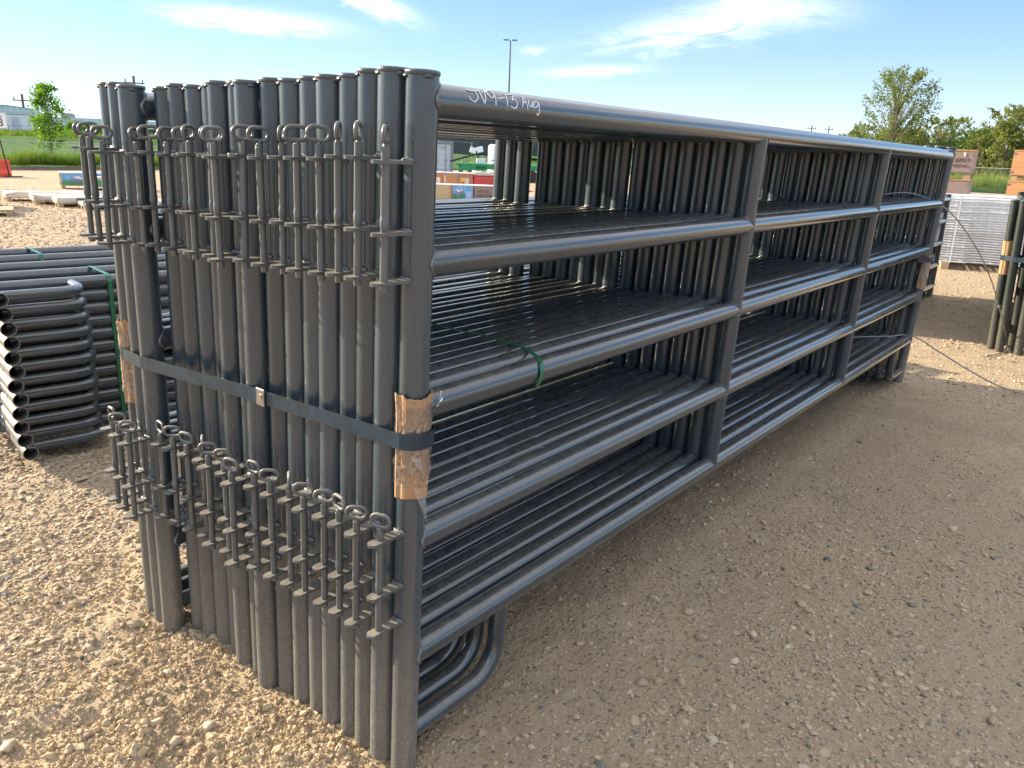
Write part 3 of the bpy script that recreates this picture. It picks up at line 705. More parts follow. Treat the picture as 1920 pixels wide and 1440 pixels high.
for st in STROKES:
    a = np.array(st); pts = []
    for i in range(len(a) - 1):
        p0 = a[max(i - 1, 0)]; p1 = a[i]; p2 = a[i + 1]; p3 = a[min(i + 2, len(a) - 1)]
        for t in np.linspace(0, 1, 6, endpoint=(i == len(a) - 2)):
            pts.append(0.5 * ((2 * p1) + (p2 - p0) * t + (2 * p0 - 5 * p1 + 4 * p2 - p3) * t * t + (3 * p1 - p0 - 3 * p2 + p3) * t ** 3))
    rr = R_ + 0.0003
    mb.tube([(x - XOFF[0], -rr * math.cos(t), rr * math.sin(t)) for x, t in pts], 0.0011, 6, 0)
tag_rail = [c for c in KIDS[proto.name] if c.name.startswith('rail') and abs(c.location.z - 1.463) < 1e-3][0]
reg(mb.build('handwriting', M['paint_white'], tag_rail, label='white handwritten JV9-13 Aug'))

# ------------------------------------------------------------------ straps and cardboard of the main stack
TM = Matrix.Rotation(TILT, 4, 'X')
def ribbon(path, nrms, w, t, mb=None, mi=0, wdir=(0, 0, 1)):
    mb = mb or MB(); wdir = Vector(wdir); V = []; F = []
    for p, n in zip(path, nrms):
        p = Vector(p); n = Vector(n).normalized()
        for a, b in ((-1, 0), (1, 0), (1, 1), (-1, 1)): V.append(p + wdir * (w / 2 * a) + n * (t * b))
    for i in range(len(path) - 1):
        for j in range(4): F.append((i * 4 + j, i * 4 + 4 + j, i * 4 + 4 + (j + 1) % 4, i * 4 + (j + 1) % 4))
    F += [(3, 2, 1, 0), tuple(len(V) - 4 + j for j in range(4))]
    mb.add(V, F, mi, False); return mb
def stack_strap(x_sign, front, back, zfun, name, label, w=0.034, extra=None):
    """front/back: (x, y) hull points; makes a closed band round a row of posts in the stack frame"""
    pts = front + back; path = []; nr = []
    cx = sum(p[0] for p in pts) / len(pts); cy = sum(p[1] for p in pts) / len(pts)
    m = len(pts)
    for i, (x, y) in enumerate(pts + [pts[0]]):
        a = pts[(i - 1) % m]; b = pts[(i + 1) % m]
        t = Vector((b[0] - a[0], b[1] - a[1], 0)).normalized(); n = Vector((t.y, -t.x, 0))
        if n.dot(Vector((x - cx, y - cy, 0))) < 0: n = -n
        path.append((x, y, zfun(y))); nr.append(n)
    mb = ribbon(path, nr, w, 0.0012)
    root = mb.build(name, M['strap'], rot=(TILT, 0, 0), label=label, cat='strap')
    return root
def arc(cx, cy, r, a0, a1, n=7): return [(cx + r * math.cos(rad(a)), cy + r * math.sin(rad(a))) for a in np.linspace(a0, a1, n)]
e = 0.0025
fr = arc(XOFF[17], YPOS[17], R_ + 0.006, 90, 175, 6) + [(XOFF[15] - R_ - e, YPOS[15]), (XOFF[8] - R_ - e, YPOS[8]), (XOFF[1] - R_ - e, YPOS[1] + .01)] + arc(XOFF[0], YPOS[0], R_ + 0.0125, 190, 330, 12)
bk = [(0.045, 0.02), (0.045, 0.95)] 
zf = lambda y: 0.826 - 0.045 * (y / 1.03) + 0.012 * math.sin(y * 3)*0
s1 = stack_strap(-1, fr, bk, zf, 'steel_strap', 'blue-black steel strap round the near end posts of the standing stack')
mb = MB(); mb.box((-0.0705, 0.423, 0.808), (0.005, 0.030, 0.041), bev=0.001); mb.box((-0.0735, 0.423, 0.808), (0.0015, 0.012, 0.014))
reg(mb.build('strap_clip', M['clip'], s1, label='dull silver crimped clip'))
L_ = 4.507
fr2 = arc(XOFF[17] + L_, YPOS[17], R_ + 0.004, 90, 10, 5) + [(XOFF[5] + L_ + R_ + e, YPOS[5]), (XOFF[1] + L_ + R_ + e, YPOS[1])] + arc(XOFF[0] + L_, YPOS[0], R_ + 0.0100, -10, -150, 9)
bk2 = [(L_ - 0.09, 0.02), (L_ - 0.1, 0.95)]
stack_strap(1, fr2, bk2, lambda y: 0.828, 'steel_strap', 'blue-black steel strap round the far end posts of the standing stack')

def sleeve(mb, c, r, z0, z1, a0, a1, seed, mi=0, n=30, tear=0.006):
    rr = random.Random(seed); V = []; F = []; rows = 7
    for i in range(n + 1):
        a = rad(a0 + (a1 - a0) * i / n); rj = r + rr.uniform(-0.0008, 0.0014) + 0.0016 * math.sin(i * 1.3)
        t0 = tear * math.sin(i * 0.45 + seed) * 0.4 + rr.uniform(-.0008, .0008); t1 = tear * (math.sin(i * 0.31 + seed * 2) + (1.2 if i % 11 in (4, 5) else 0)) * 0.5 + rr.uniform(-.001, .001)
        for j in range(rows):
            f = j / (rows - 1); z = z0 + t0 * (1 - f) + (z1 + t1 - z0) * f; flare = 0.004 * max(0, f - 0.8) / 0.2
            V.append((c[0] + (rj + flare) * math.cos(a), c[1] + (rj + flare) * math.sin(a), z))
    m = len(V)
    V += [(c[0] + (x - c[0]) * (r - 0.003) / r, c[1] + (y - c[1]) * (r - 0.003) / r, z) for x, y, z in V]
    for i in range(n):
        for j in range(rows - 1):
            q = (i * rows + j, (i + 1) * rows + j, (i + 1) * rows + j + 1, i * rows + j + 1); F.append(q); F.append(tuple(m + k for k in q[::-1]))
        F.append((i * rows, m + i * rows, m + (i + 1) * rows, (i + 1) * rows)); k = rows - 1
        F.append((i * rows + k, (i + 1) * rows + k, m + (i + 1) * rows + k, m + i * rows + k))
    mb.add(V, F, mi, False)
def crumple(mb, c, r, z0, z1, a0, a1, seed, mi=1, amp=0.006, n=34, rows=26):
    rr = np.random.default_rng(seed); V = []; F = []
    for i in range(n + 1):
        a = rad(a0 + (a1 - a0) * i / n)
        for j in range(rows + 1):
            f = j / rows; z = z0 + (z1 - z0) * f
            w = float(fbm(np.array(i * 0.35 + seed), np.array(j * 0.3), 3)); w = abs(w)
            ri = r + 0.001 + w * amp * 2.0 + rr.uniform(0, amp * 0.35)
            V.append((c[0] + ri * math.cos(a), c[1] + ri * math.sin(a), z + rr.uniform(-.002, .002)))
    for i in range(n):
        for j in range(rows):
            f = j / rows; edge = abs(i / n - 0.5) * 2
            if (edge > 0.75 or f < 0.12 or f > 0.9) and rr.random() < 0.35: continue
            F.append((i * (rows + 1) + j, (i + 1) * (rows + 1) + j, (i + 1) * (rows + 1) + j + 1, i * (rows + 1) + j + 1))
    mb.add(V, F, mi, False)
def card_wrap(px, py, z0, z1, seed, label, a0=-200, a1=125):
    mb = MB(); sleeve(mb, (0, 0), R_ + 0.0042, z0, z1, a0, a1, seed)
    root = mb.build('cardboard_sleeve', M['card'], loc=GX(px, py, 0), rot=(TILT, 0, 0), label=label, cat='cardboard sleeve', group='cardboard sleeves protecting posts')
    f = MB(); crumple(f, (0, 0), R_ + 0.0052, z0 + 0.03, z1 - 0.005, a0 + 10, a1 - 10, seed, 0, amp=0.0032)
    # loose torn tails of film
    rr = random.Random(seed)
    for (a, zz, ln, wd, dz) in ((250, z0 + 0.03, 0.075, 0.012, -1), (318, z1 - 0.04, 0.05, 0.02, 0.8), (300, z1 - 0.03, 0.045, 0.018, 0.5), (235, z0 + 0.1, 0.04, 0.01, -0.8), (330, z0 + 0.06, 0.03, 0.012, -0.5)):
        V = []; F = []
        for q in range(7):
            t = q / 6; wq = wd * (1 - t) + 0.001; aa = rad(a + 14 * t); rr2 = R_ + 0.010 + 0.012 * t + rr.uniform(0, .004)
            cx, cy = rr2 * math.cos(aa), rr2 * math.sin(aa); tx, ty = -math.sin(aa), math.cos(aa)
            V += [(cx - tx * wq, cy - ty * wq, zz + dz * ln * t), (cx + tx * wq, cy + ty * wq, zz + dz * ln * t + rr.uniform(-.004, .004)), (cx + math.cos(aa) * .004, cy + math.sin(aa) * .004, zz + dz * ln * t)]
        for q in range(6): F += [(q * 3, q * 3 + 3, q * 3 + 5, q * 3 + 2), (q * 3 + 2, q * 3 + 5, q * 3 + 4, q * 3 + 1)]
        f.add(V, F)
    reg(f.build('plastic_film', M['film'], root))
    return root
card_wrap(XOFF[0], YPOS[0], 0.699, 0.917, 4, 'brown cardboard sleeve with clear tape under the strap on the nearest post', -210, 60)
card_wrap(XOFF[17], YPOS[17], 0.640, 0.870, 9, 'brown cardboard sleeve on the farthest left post of the standing stack', 20, 240)
card_wrap(XOFF[0] + L_, YPOS[0], 0.640, 0.858, 14, 'brown cardboard sleeve on the right far end post of the standing stack', -200, 60)

# green plastic straps laid over the third deck of rails
def green_band(pts, name, label, w=0.014, rot=(TILT, 0, 0), loc=(0, 0, 0), wdir=(1, 0, 0)):
    path = []; nr = []
    for i, p in enumerate(pts):
        a = Vector(pts[max(i - 1, 0)]); b = Vector(pts[min(i + 1, len(pts) - 1)]); t = (b - a).normalized()
        path.append(p); nr.append(Vector(wdir).cross(t))
    return ribbon(path, nr, w, 0.001, wdir=wdir).build(name, M['gstrap'], rot=rot, loc=loc, label=label, cat='strap', group='green plastic straps')
z3 = 0.886
pts = [(0.372, -0.028, z3 - 0.030), (0.374, -0.037, z3 - 0.012), (0.376, -0.0375, z3 + 0.006), (0.383, -0.028, z3 + 0.024), (0.395, -0.008, z3 + 0.032), (0.425, 0.05, z3 + 0.034), (0.44, 0.12, z3 + 0.034), (0.432, 0.20, z3 + 0.036), (0.40, 0.31, z3 + 0.040), (0.385, 0.37, z3 + 0.046), (0.375, 0.5, z3 + 0.040), (0.37, 0.8, z3 + 0.034), (0.37, 1.03, z3 + 0.033)]
green_band(pts, 'green_strap', 'green plastic strap lying over the third rails near the front of the stack')
green_band([(4.15, 0.0, z3 + 0.035), (4.05, 0.10, z3 + 0.06), (4.08, 0.2, z3 + 0.16), (4.22, 0.3, z3 + 0.2)], 'green_strap', 'loose green strap end sticking up inside the far bay of the stack', 0.012)

# ------------------------------------------------------------------ left bundle: the same panels lying flat
BA = rad(-9.3)
bx_, by_ = 0.091, 2.406
Rb = Matrix(((math.cos(BA), -math.sin(BA) * -1 * -1 if False else 0, 0), (0, 0, 0), (0, 0, 0)))
xd = Vector((math.cos(BA), math.sin(BA), 0)); zd = Vector((-math.sin(BA), math.cos(BA), 0)); yd = zd.cross(xd)
RB = Matrix((xd, yd, zd)).transposed()
boff = [0.012, 0.0, -0.008, -0.004, 0.004, -0.006, 0.006, -0.002, 0.004, 0.0, -0.006, -0.014]
GUID = []
for k in range(12):
    p = copy_tree(proto)
    for ch in KIDS[p.name]:
        for g in KIDS.get(ch.name, []):
            if g.name.startswith('handwriting'): GUID.append(g)
    step = 0.004 * (11 - k)
    p.location = Vector((bx_, by_, 0.078 + D * k)) + xd * (boff[k] + 0.0) + zd * random.uniform(-0.006, 0.006)
    p.rotation_euler = (RB @ Matrix.Rotation(rad(random.uniform(-0.15, 0.15)), 3, 'Y')).to_euler()
    set_rings(p, random.uniform(0, 90), random.uniform(0, 90))
    lab = ('lowest grey panel of the flat bundle at the left, just above the gravel' if k == 0 else 'uppermost grey panel of the flat bundle at the left, straps across it' if k == 11 else
           f'{ORD[k + 1]} grey panel from the ground in the flat bundle at the left')
    tag(p, lab, 'corral panel', 'grey corral panels lying flat in the left bundle')
for g in GUID: bpy.data.objects.remove(g, do_unlink=True)
mb = MB()
for q in (0.95, 2.2, 3.6):
    c = Vector((bx_, by_, 0.024)) + xd * q + zd * 0.75; mb.box(c, (0.09, 1.5, 0.046), RB @ Matrix.Rotation(math.pi / 2, 3, 'X'))
mb.build('timber_bearers', M['pallet'], label='timber bearers under the flat bundle at the left', cat='timber')
def bundle_strap(q, z_from, z_to, label):
    """loop over the flat bundle at distance q along the rails, between local heights z_from and z_to (towards the back)"""
    top = 0.078 + 11 * D + R_ + 0.002; bot = 0.078 - R_ - 0.002
    f = z_from - R_ - 0.003; b = z_to + R_ + 0.003
    P3 = lambda a, z: tuple(Vector((bx_, by_, 0)) + xd * q + zd * a + Vector((0, 0, z)))
    pts = [P3(f + 0.01, bot), P3(f, bot + 0.02), P3(f, 0.4), P3(f, top - 0.03), P3(f + 0.012, top - 0.006), P3(f + R_, top)] + [P3(b - R_, top), P3(b - 0.01, top - 0.006), P3(b, top - 0.03), P3(b, bot + 0.02), P3(b - .01, bot), P3(f + 0.01, bot)]
    green_band(pts, 'green_strap', label, 0.019, (0, 0, 0), (0, 0, 0), tuple(xd))
bundle_strap(0.465, 0.300, 0.591, 'green strap round the front rails of the flat bundle, beside the cardboard sleeve')
bundle_strap(0.37, 1.173, 1.463, 'green strap round the back rails of the flat bundle at the left')

# ------------------------------------------------------------------ other stacks
small = make_panel('corral_panel', L=2.55, H=1.12, rails=(0.125, 0.36, 0.60, 0.84, 1.075), stays=(1.27,), lugs=False, feet=False, caps=True, over=0.075, beads=False, ns=16)
for i in range(9):
    p = small if i == 0 else copy_tree(small)
    p.location = (6.15 + random.uniform(-.02, .02), 0.665 + 0.061 * i, 0.0)
    tag(p, f'{ORD[i + 1]} low panel from the front, standing just behind the far end of the main stack' if i else 'frontmost low panel beside a white label sheet, just past the far end of the stack', 'corral panel', 'low panels standing behind the main stack')
mb = MB(); mb.box((0, 0, 0), (0.002, 0.062, 0.34)); s = mb.build('label_sheet', M['white'], loc=(8.664, 0.700, 0.755), rot=(rad(1), 0, rad(25)), label='white paper sheet taped to a post behind the far end of the stack', cat='label sheet')

green = make_panel('corral_panel', L=3.2, H=1.17, rails=(0.20, 0.50, 0.80, 1.11), stays=(1.6,), r=0.031, lugs=False, feet=False, caps=True, mpost=M['green_post'], mrail=M['green_rail'], mstay=M['green_post'], beads=False, ns=16)
for i in range(14):
    p = green if i == 0 else copy_tree(green)
    p.location = (6.22 + [0.0, -0.07, 0.02, -0.10, 0.0, -0.05][i % 6], -0.305 - 0.067 * i, 0.0); p.rotation_euler = (rad(-2.2), 0, rad(6))
    tag(p, f'{ORD[i + 1]} dark green panel from the left in the upright stack at the right edge', 'fence panel', 'dark green panels standing at the right edge')
mb = MB(); sleeve(mb, (0, 0), 0.0355, 0.60, 0.86, -60, 250, 5)
mb.build('cardboard_sleeve', M['card'], loc=(6.22, -0.305, 0), rot=(rad(-2.2), 0, 0), label='brown cardboard sleeve on the leftmost dark green post', cat='cardboard sleeve', group='cardboard sleeves protecting posts')
gp = [(6.22 + 0.03, -0.262), (6.22 - 0.028, -0.268), (6.22 - 0.043, -0.305), (6.115, -0.375), (6.08, -0.50), (6.075, -0.9), (6.10, -1.25), (6.3, -1.27), (6.33, -0.28)]
path = []; nr = []
for i, (x, y) in enumerate(gp + [gp[0]]):
    a = gp[(i - 1) % len(gp)]; b = gp[(i + 1) % len(gp)]; t = Vector((b[0] - a[0], b[1] - a[1], 0)).normalized(); n = Vector((-t.y, t.x, 0))
    if n.dot(Vector((x - 6.2, y + 0.7, 0))) < 0: n = -n
    path.append((x, y + 0.028, 0.73)); nr.append(n)
ribbon(path, nr, 0.036, 0.0015).build('steel_strap', M['strap'], label='blue-black steel strap round the dark green posts at the right edge', cat='strap')

# galvanised panels lying flat in a pile
rg_ = 0.0130
gv = make_panel('corral_panel', L=2.4, H=1.25, rails=(0.14, 0.42, 0.70, 0.98, 1.22), stays=(1.2,), r=rg_, lugs=False, feet=True, caps=False, mpost=M['galv'], mrail=M['galv'], mstay=M['galv'], beads=False, ns=10, foot_z=0.012, foot_x=0.40)
xg = Vector((0.22, -0.975, 0)).normalized(); zg = Vector((0.975, 0.22, 0)).normalized(); yg = zg.cross(xg); RG = Matrix((xg, yg, zg)).transposed()
for i in range(27):
    p = gv if i == 0 else copy_tree(gv)
    p.location = Vector((11.62, 1.19, 0.115 + 0.0352 * i)) + xg * random.uniform(-.012, .012) + zg * random.uniform(-.01, .01)
    p.rotation_euler = RG.to_euler()
    tag(p, f'{ORD[i + 1]} silver galvanised panel from the ground in the flat pile on the right' if i < 26 else 'topmost silver galvanised panel of the flat pile on the right', 'fence panel', 'galvanised panels piled flat on the right')
for q in (0.12, 1.6):
    c = Vector((11.62, 1.19, 0.05)) + xg * q + zg * 0.6
    mb = MB(); mb.box(c, (0.10, 0.10, 1.3), RG); mb.build('timber_bearer', M['pallet'], label='timber bearer under the left end of the silver pile' if q < 1 else 'timber bearer under the right end of the silver pile', cat='timber')
mb = MB(); pp = [tuple(Vector((11.62, 1.19, z)) + xg * 0.17 - zg * 0.019) for z in (0.10, 0.5, 1.05)]
ribbon(pp, [-zg] * 3, 0.022, 0.001, wdir=tuple(xg)).build('white_strap', M['white'], label='white plastic strap down the left side of the silver pile', cat='strap')

# ------------------------------------------------------------------ steel cables
def smooth_path(pts, sub=8):
    a = [Vector(p) for p in pts]; o = []
    for i in range(len(a) - 1):
        p0 = a[max(i - 1, 0)]; p1 = a[i]; p2 = a[i + 1]; p3 = a[min(i + 2, len(a) - 1)]
        for q in range(sub):
            t = q / sub; o.append(0.5 * ((2 * p1) + (p2 - p0) * t + (2 * p0 - 5 * p1 + 4 * p2 - p3) * t * t + (3 * p1 - p0 - 3 * p2 + p3) * t ** 3))
    return o + [a[-1]]
c1 = smooth_path([(3.95, 0.25, 1.20), (4.2, 0.08, 1.235), (4.5, -0.035, 1.18), (4.75, -0.12, 1.08), (5.15, -0.22, 0.86), (5.55, -0.30, 0.60), (5.95, -0.37, 0.28), (6.22, -0.42, 0.02), (6.05, -0.40, 0.006), (5.8, -0.33, 0.006)])
mb = MB(); mb.tube(c1, 0.0042, 7); cb = mb.build('steel_cable', M['cable'], label='thin steel cable arching from the far post down to the dark green stack', cat='cable', group='loose steel cables at the far end')
mb = MB(); mb.box((5.80, -0.345, 0.40), (0.03, 0.02, 0.02), bev=.002); mb.build('cable_clamp', M['cable'], cb)
c2 = smooth_path([(3.6, 0.38, 0.36), (4.0, 0.2, 0.352), (4.3, 0.05, 0.338), (4.52, -0.04, 0.322), (4.6, -0.2, 0.23), (4.66, -0.38, 0.13), (4.72, -0.55, 0.05), (4.76, -0.72, 0.012), (4.7, -0.95, 0.01), (4.75, -1.4, 0.01)])
mb = MB(); mb.tube(c2, 0.0048, 7); mb.build('steel_cable', M['cable'], label='steel cable running from the lowest far rail across the gravel to the right', cat='cable', group='loose steel cables at the far end')

# ------------------------------------------------------------------ crates and pallets
def pallet_parts(root, w, d, h=0.10, mat=None):
    mat = mat or M['pallet']
    for j, y in enumerate((-d / 2 + 0.05, 0, d / 2 - 0.05)):
        for x in (-w / 2 + 0.06, 0, w / 2 - 0.06):
            mb = MB(); mb.box((0, 0, 0), (0.10, 0.09, h - 0.02)); reg(mb.build('pallet_block', mat, root, loc=(x, y, h / 2 - 0.01)))
    mb = MB(); mb.box((0, 0, 0), (w, d, 0.018)); reg(mb.build('pallet_deck', mat, root, loc=(0, 0, h - 0.009)))
def text_mesh(s, size, mat, name='lettering'):
    c = bpy.data.curves.new(name, 'FONT'); c.body = s; c.size = size; c.extrude = 0.001; c.align_x = 'CENTER'; c.align_y = 'CENTER'
    o = bpy.data.objects.new(name, c); COL.objects.link(o); dg = bpy.context.evaluated_depsgraph_get(); me = bpy.data.meshes.new_from_object(o.evaluated_get(dg)); bpy.data.objects.remove(o, do_unlink=True)
    me.materials.clear(); me.materials.append(mat); return me
def crate(loc, rz, w, d, h, label, side=None, lid=None, end=None, group=None, pallet=True, cat='crate'):
    """front faces local -Y, left end faces local -X"""
    root = put('wooden_crate', None, loc=loc, rot=(0, 0, rz), label=label, cat=cat, group=group)
    side = side or M['ply']; end = end or side; lid = lid or side; b = 0.10 if pallet else 0.0
    if pallet: pallet_parts(root, w * 0.98, d * 0.98, b)
    hh = h - b - 0.02
    mb = MB()
    for sy in (-1, 1): mb.box((0, sy * (d / 2 - 0.006), b + hh / 2), (w - 0.026, 0.012, hh), bev=.001)
    reg(mb.build('side_board', side, root))
    mb = MB()
    for sx in (-1, 1): mb.box((sx * (w / 2 - 0.006), 0, b + hh / 2), (0.012, d, hh), bev=.001)
    reg(mb.build('end_board', end, root))
    mb = MB(); mb.box((0, 0, h - 0.010), (w + 0.012, d + 0.012, 0.020), bev=.002); reg(mb.build('lid', lid, root))
    mb = MB()
    for sx in (-1, 1):
        for z in (b + 0.05, h - 0.07): mb.box((sx * (w / 2 - 0.02), -d / 2 - 0.002, z), (0.05, 0.003, 0.035)); mb.box((sx * (w / 2 + 0.002), -d / 2 + 0.02, z), (0.003, 0.045, 0.035))
    reg(mb.build('corner_bracket', M['clip'], root))
    return root
# right side: a tower of brown crates
RZ = rad(-70)
for i, z in enumerate((0.0, 0.42, 0.83, 1.25)):
    c = crate((12.45 + 0.45, 1.62, z), rad(-82), 0.95, 1.1, 0.42, ['lowest brown crate of the tower behind the far end of the stack', 'second brown crate from the ground in the tower on the right', 'third brown crate from the ground in the tower on the right', 'top brown crate of the tower, with dark stencil print and a white tag'][i], M['ply_brown'], M['ply_orange'], group='brown crates stacked in a tower')
    if i == 3:
        reg(put('lettering', text_mesh('DEPOT', 0.07, M['ink']), c, (0.30, -0.555, 0.27), (math.pi / 2, 0, 0)))
        reg(put('lettering', text_mesh('BT7147', 0.06, M['ink']), c, (0.30, -0.555, 0.19), (math.pi / 2, 0, 0)))
        mb = MB(); mb.box((0.33, -0.555, 0.355), (0.028, 0.002, 0.055)); reg(mb.build('tag', M['white'], c))
# far right: orange crates
for i, z in enumerate((0.22, 0.72, 1.23)):
    crate((17.6, 0.35, z - (0.22 if i == 0 else 0)), rad(-88), 1.7, 1.2, 0.72 if i == 0 else 0.50 if i == 1 else 0.56, ['bottom orange plywood crate of the stack at the right edge', 'middle orange plywood crate of the stack at the right edge', 'top orange plywood crate of the stack at the right edge, pale corner brackets'][i], M['ply_orange'], M['ply_orange'], group='orange crates stacked at the right edge')
# crates seen through the first bay
A1 = rad(-46)
def picture_house(root, x0, z0, w, h, y):
    mb = MB(); Y = lambda k: y - 0.0012 * k
    def quad(pts, k, mi): mb.add([(x0 + a * w, Y(k), z0 + b * h) for a, b in pts], [tuple(range(len(pts)))], mi)
    quad([(0, 0), (1, 0), (1, 1), (0, 1)], 1, 0); quad([(0, 0), (0.62, 0), (0.62, 0.45), (0, 0.38)], 2, 1)
    quad([(0.08, 0.35), (0.25, 0.78), (0.34, 0.6), (0.5, 0.72), (0.6, 0.42), (0.3, 0.22)], 3, 2); quad([(0.17, 0.62), (0.25, 0.8), (0.34, 0.62), (0.46, 0.74), (0.52, 0.66), (0.3, 0.5)], 4, 4)
    quad([(0.64, 0), (0.99, 0), (0.99, 0.6), (0.64, 0.6)], 3, 3)
    for b in (0.15, 0.25, 0.35, 0.45): quad([(0.70, b), (0.92, b), (0.92, b + 0.03), (0.70, b + 0.03)], 4, 4)
    reg(mb.build('picture', [M['pic_sky'], M['pic_grass'], M['pic_mount'], M['pic_text'], M['white']], root, label='printed mountain landscape in blue and green'))
c = crate((15.20, 14.93, 0), A1, 1.05, 0.6, 0.50, 'pale plywood crate on a pallet in the lower row, blue mountain picture at its right', M['ply'], M['white'])
c = crate((15.78, 14.30, 0), A1, 0.60, 0.62, 0.50, 'crate with a blue mountain picture in the lower row, seen through the first bay', M['ply_brown'], M['white'], group='crates in the lower row seen through the first bay')
picture_house(c, -0.28, 0.115, 0.56, 0.36, -0.312)
c = crate((16.35, 13.70, 0), A1, 1.0, 0.62, 0.50, 'brown crate with dark stencilled letters in the lower row, seen through the first bay', M['ply_brown'], M['white'], group='crates in the lower row seen through the first bay')
reg(put('lettering', text_mesh('BT7147', 0.10, M['ink']), c, (-0.25, -0.312, 0.33), (math.pi / 2, 0, 0)))
reg(put('lettering', text_mesh('DEPOT RK', 0.10, M['ink']), c, (-0.20, -0.312, 0.21), (math.pi / 2, 0, 0)))
def picture_tools(root, y, x0=-0.2):
    mb = MB()
    mb.box((x0, y - 0.002, 0.18), (0.46, 0.002, 0.30), mi=0); mb.box((x0 - 0.1, y - 0.004, 0.13), (0.16, 0.002, 0.16), mi=1); mb.box((x0 + 0.13, y - 0.004, 0.17), (0.16, 0.002, 0.24), mi=2)
    mb.tube([(x0 + 0.11, y - 0.006, 0.26), (x0 + 0.15, y - 0.006, 0.20), (x0 + 0.12, y - 0.006, 0.12), (x0 + 0.17, y - 0.006, 0.07)], 0.008, 5, 3)
    reg(mb.build('picture', [M['pic_yellow'], M['redwrap'], M['white'], M['ink']], root, label='printed picture in yellow, red and white'))
for (x, y, w, lab, pic, sd) in ((16.20, 16.00, 0.85, 'leftmost terracotta crate with a red and white picture in the upper row', True, 'terracotta'), (16.63, 15.55, 0.34, 'plain orange plywood crate between two printed crates in the upper row', False, 'ply_orange'), (16.91, 15.25, 0.45, 'terracotta crate with a yellow picture, left of the red wrapped goods', True, 'terracotta')):
    c = crate((x, y, 0), A1, w, 0.6, 0.79, lab, M[sd], M['white'], group='crates in the upper row seen through the first bay')
    if pic:
        picture_tools(c, -0.302, -0.05)
        for ch in KIDS[c.name]:
            if ch.name.startswith('picture'): ch.location.z = 0.32; ch.scale.x = 0.55 if w < 0.6 else 1.0; ch.location.x = 0.02 if w < 0.6 else 0.12
mb = MB()
def lumpy_box(mb, w, d, h, seed, mi=0, amp=0.02, nx=9, ny=7, nz=5):
    rr = random.Random(seed)
    V = {}; L2 = []
    def vid(i, j, k):
        if (i, j, k) not in V:
            V[(i, j, k)] = len(L2); top = (k == nz)
            L2.append(((i / nx - .5) * w + rr.uniform(-amp, amp) * (0.5 if k else 0.2), (j / ny - .5) * d + rr.uniform(-amp, amp) * 0.5, k / nz * h + (rr.uniform(-amp, amp * 2) if top else 0)))
        return V[(i, j, k)]
    F = []
    for i in range(nx):
        for j in range(ny): F.append((vid(i, j, nz), vid(i + 1, j, nz), vid(i + 1, j + 1, nz), vid(i, j + 1, nz)))
    for i in range(nx):
        for k in range(nz): F.append((vid(i, 0, k), vid(i + 1, 0, k), vid(i + 1, 0, k + 1), vid(i, 0, k + 1))); F.append((vid(i + 1, ny, k), vid(i, ny, k), vid(i, ny, k + 1), vid(i + 1, ny, k + 1)))
    for j in range(ny):
        for k in range(nz): F.append((vid(0, j + 1, k), vid(0, j, k), vid(0, j, k + 1), vid(0, j + 1, k + 1))); F.append((vid(nx, j, k), vid(nx, j + 1, k), vid(nx, j + 1, k + 1), vid(nx, j, k + 1)))
    mb.add(L2, F, mi, True)
root = put('wrapped_load', None, loc=(17.42, 14.85, 0), rot=(0, 0, A1), label='red goods wrapped in plastic on a pallet, white sheet bunched on top', cat='wrapped load')
pallet_parts(root, 0.78, 0.7, 0.12)
mb = MB(); lumpy_box(mb, 0.78, 0.7, 0.62, 3); reg(mb.build('red_goods', M['redwrap'], root, loc=(0, 0, 0.12)))
mb = MB(); lumpy_box(mb, 0.82, 0.74, 0.07, 8, amp=0.035); reg(mb.build('plastic_sheet', M['wrap'], root, loc=(0, 0, 0.735)))
# leaning boards with a blue bit
root = put('board_pile', None, loc=(16.05, 13.15, 0), rot=(0, 0, A1), label='pile of tilted pale boards in front of the stencilled crate', cat='boards')
for i in range(6):
    mb = MB(); mb.box((0, 0, 0), (1.3, 0.10, 0.02)); reg(mb.build('board', M['pallet'], root, loc=(0.25 + 0.03 * i, -0.05 + 0.12 * (i % 3), 0.16 + 0.03 * i), rot=(0.05 * i, rad(-24 + 3 * i), rad(8 * (i - 2)))))
mb = MB(); mb.tube([(0, 0, 0), (0, 0, 0.16)], 0.05, 12); mb.tube([(0, 0, .16), (0.02, 0, .2)], 0.03, 10); mb.build('blue_canister', M['blue'], loc=(15.95, 13.20, 0.26), rot=(0.2, 0.3, 0), label='small blue canister lying on the tilted boards', cat='canister')

# left side: printed crates, wrapped pallets, plywood box
A2 = rad(-22)
c = crate((9.35, 22.75, 0), A2, 1.75, 0.55, 0.45, 'long crate with a blue sky picture by the pins at the left, pale plywood end', M['ply'], M['white'], M['ply'], group='printed crates on the gravel at the left')
picture_house(c, -0.82, 0.11, 1.6, 0.31, -0.277)
c = crate((9.55, 21.95, 0), A2, 1.3, 0.5, 0.36, 'lower plywood crate in front of the long printed crate at the left', M['ply'], M['white'], M['ply'], group='printed crates on the gravel at the left')
mb = MB(); mb.box((0, 0, 0), (0.75, 0.003, 0.16)); reg(mb.build('picture', M['pic_grass'], c, loc=(-0.15, -0.252, 0.20)))
def wrapped_pallet(loc, rz, lab, w=1.5, d=1.0, h=0.15):
    root = put('wrapped_pallet', None, loc=loc, rot=(0, 0, rz), label=lab, cat='wrapped pallet', group='low white wrapped pallets on the gravel'); pallet_parts(root, w, d, 0.09)
    mb = MB(); lumpy_box(mb, w, d, h - 0.08, int(loc[0] * 10), amp=0.022); reg(mb.build('wrapped_sheets', M['wrap'], root, loc=(0, 0, 0.09)))
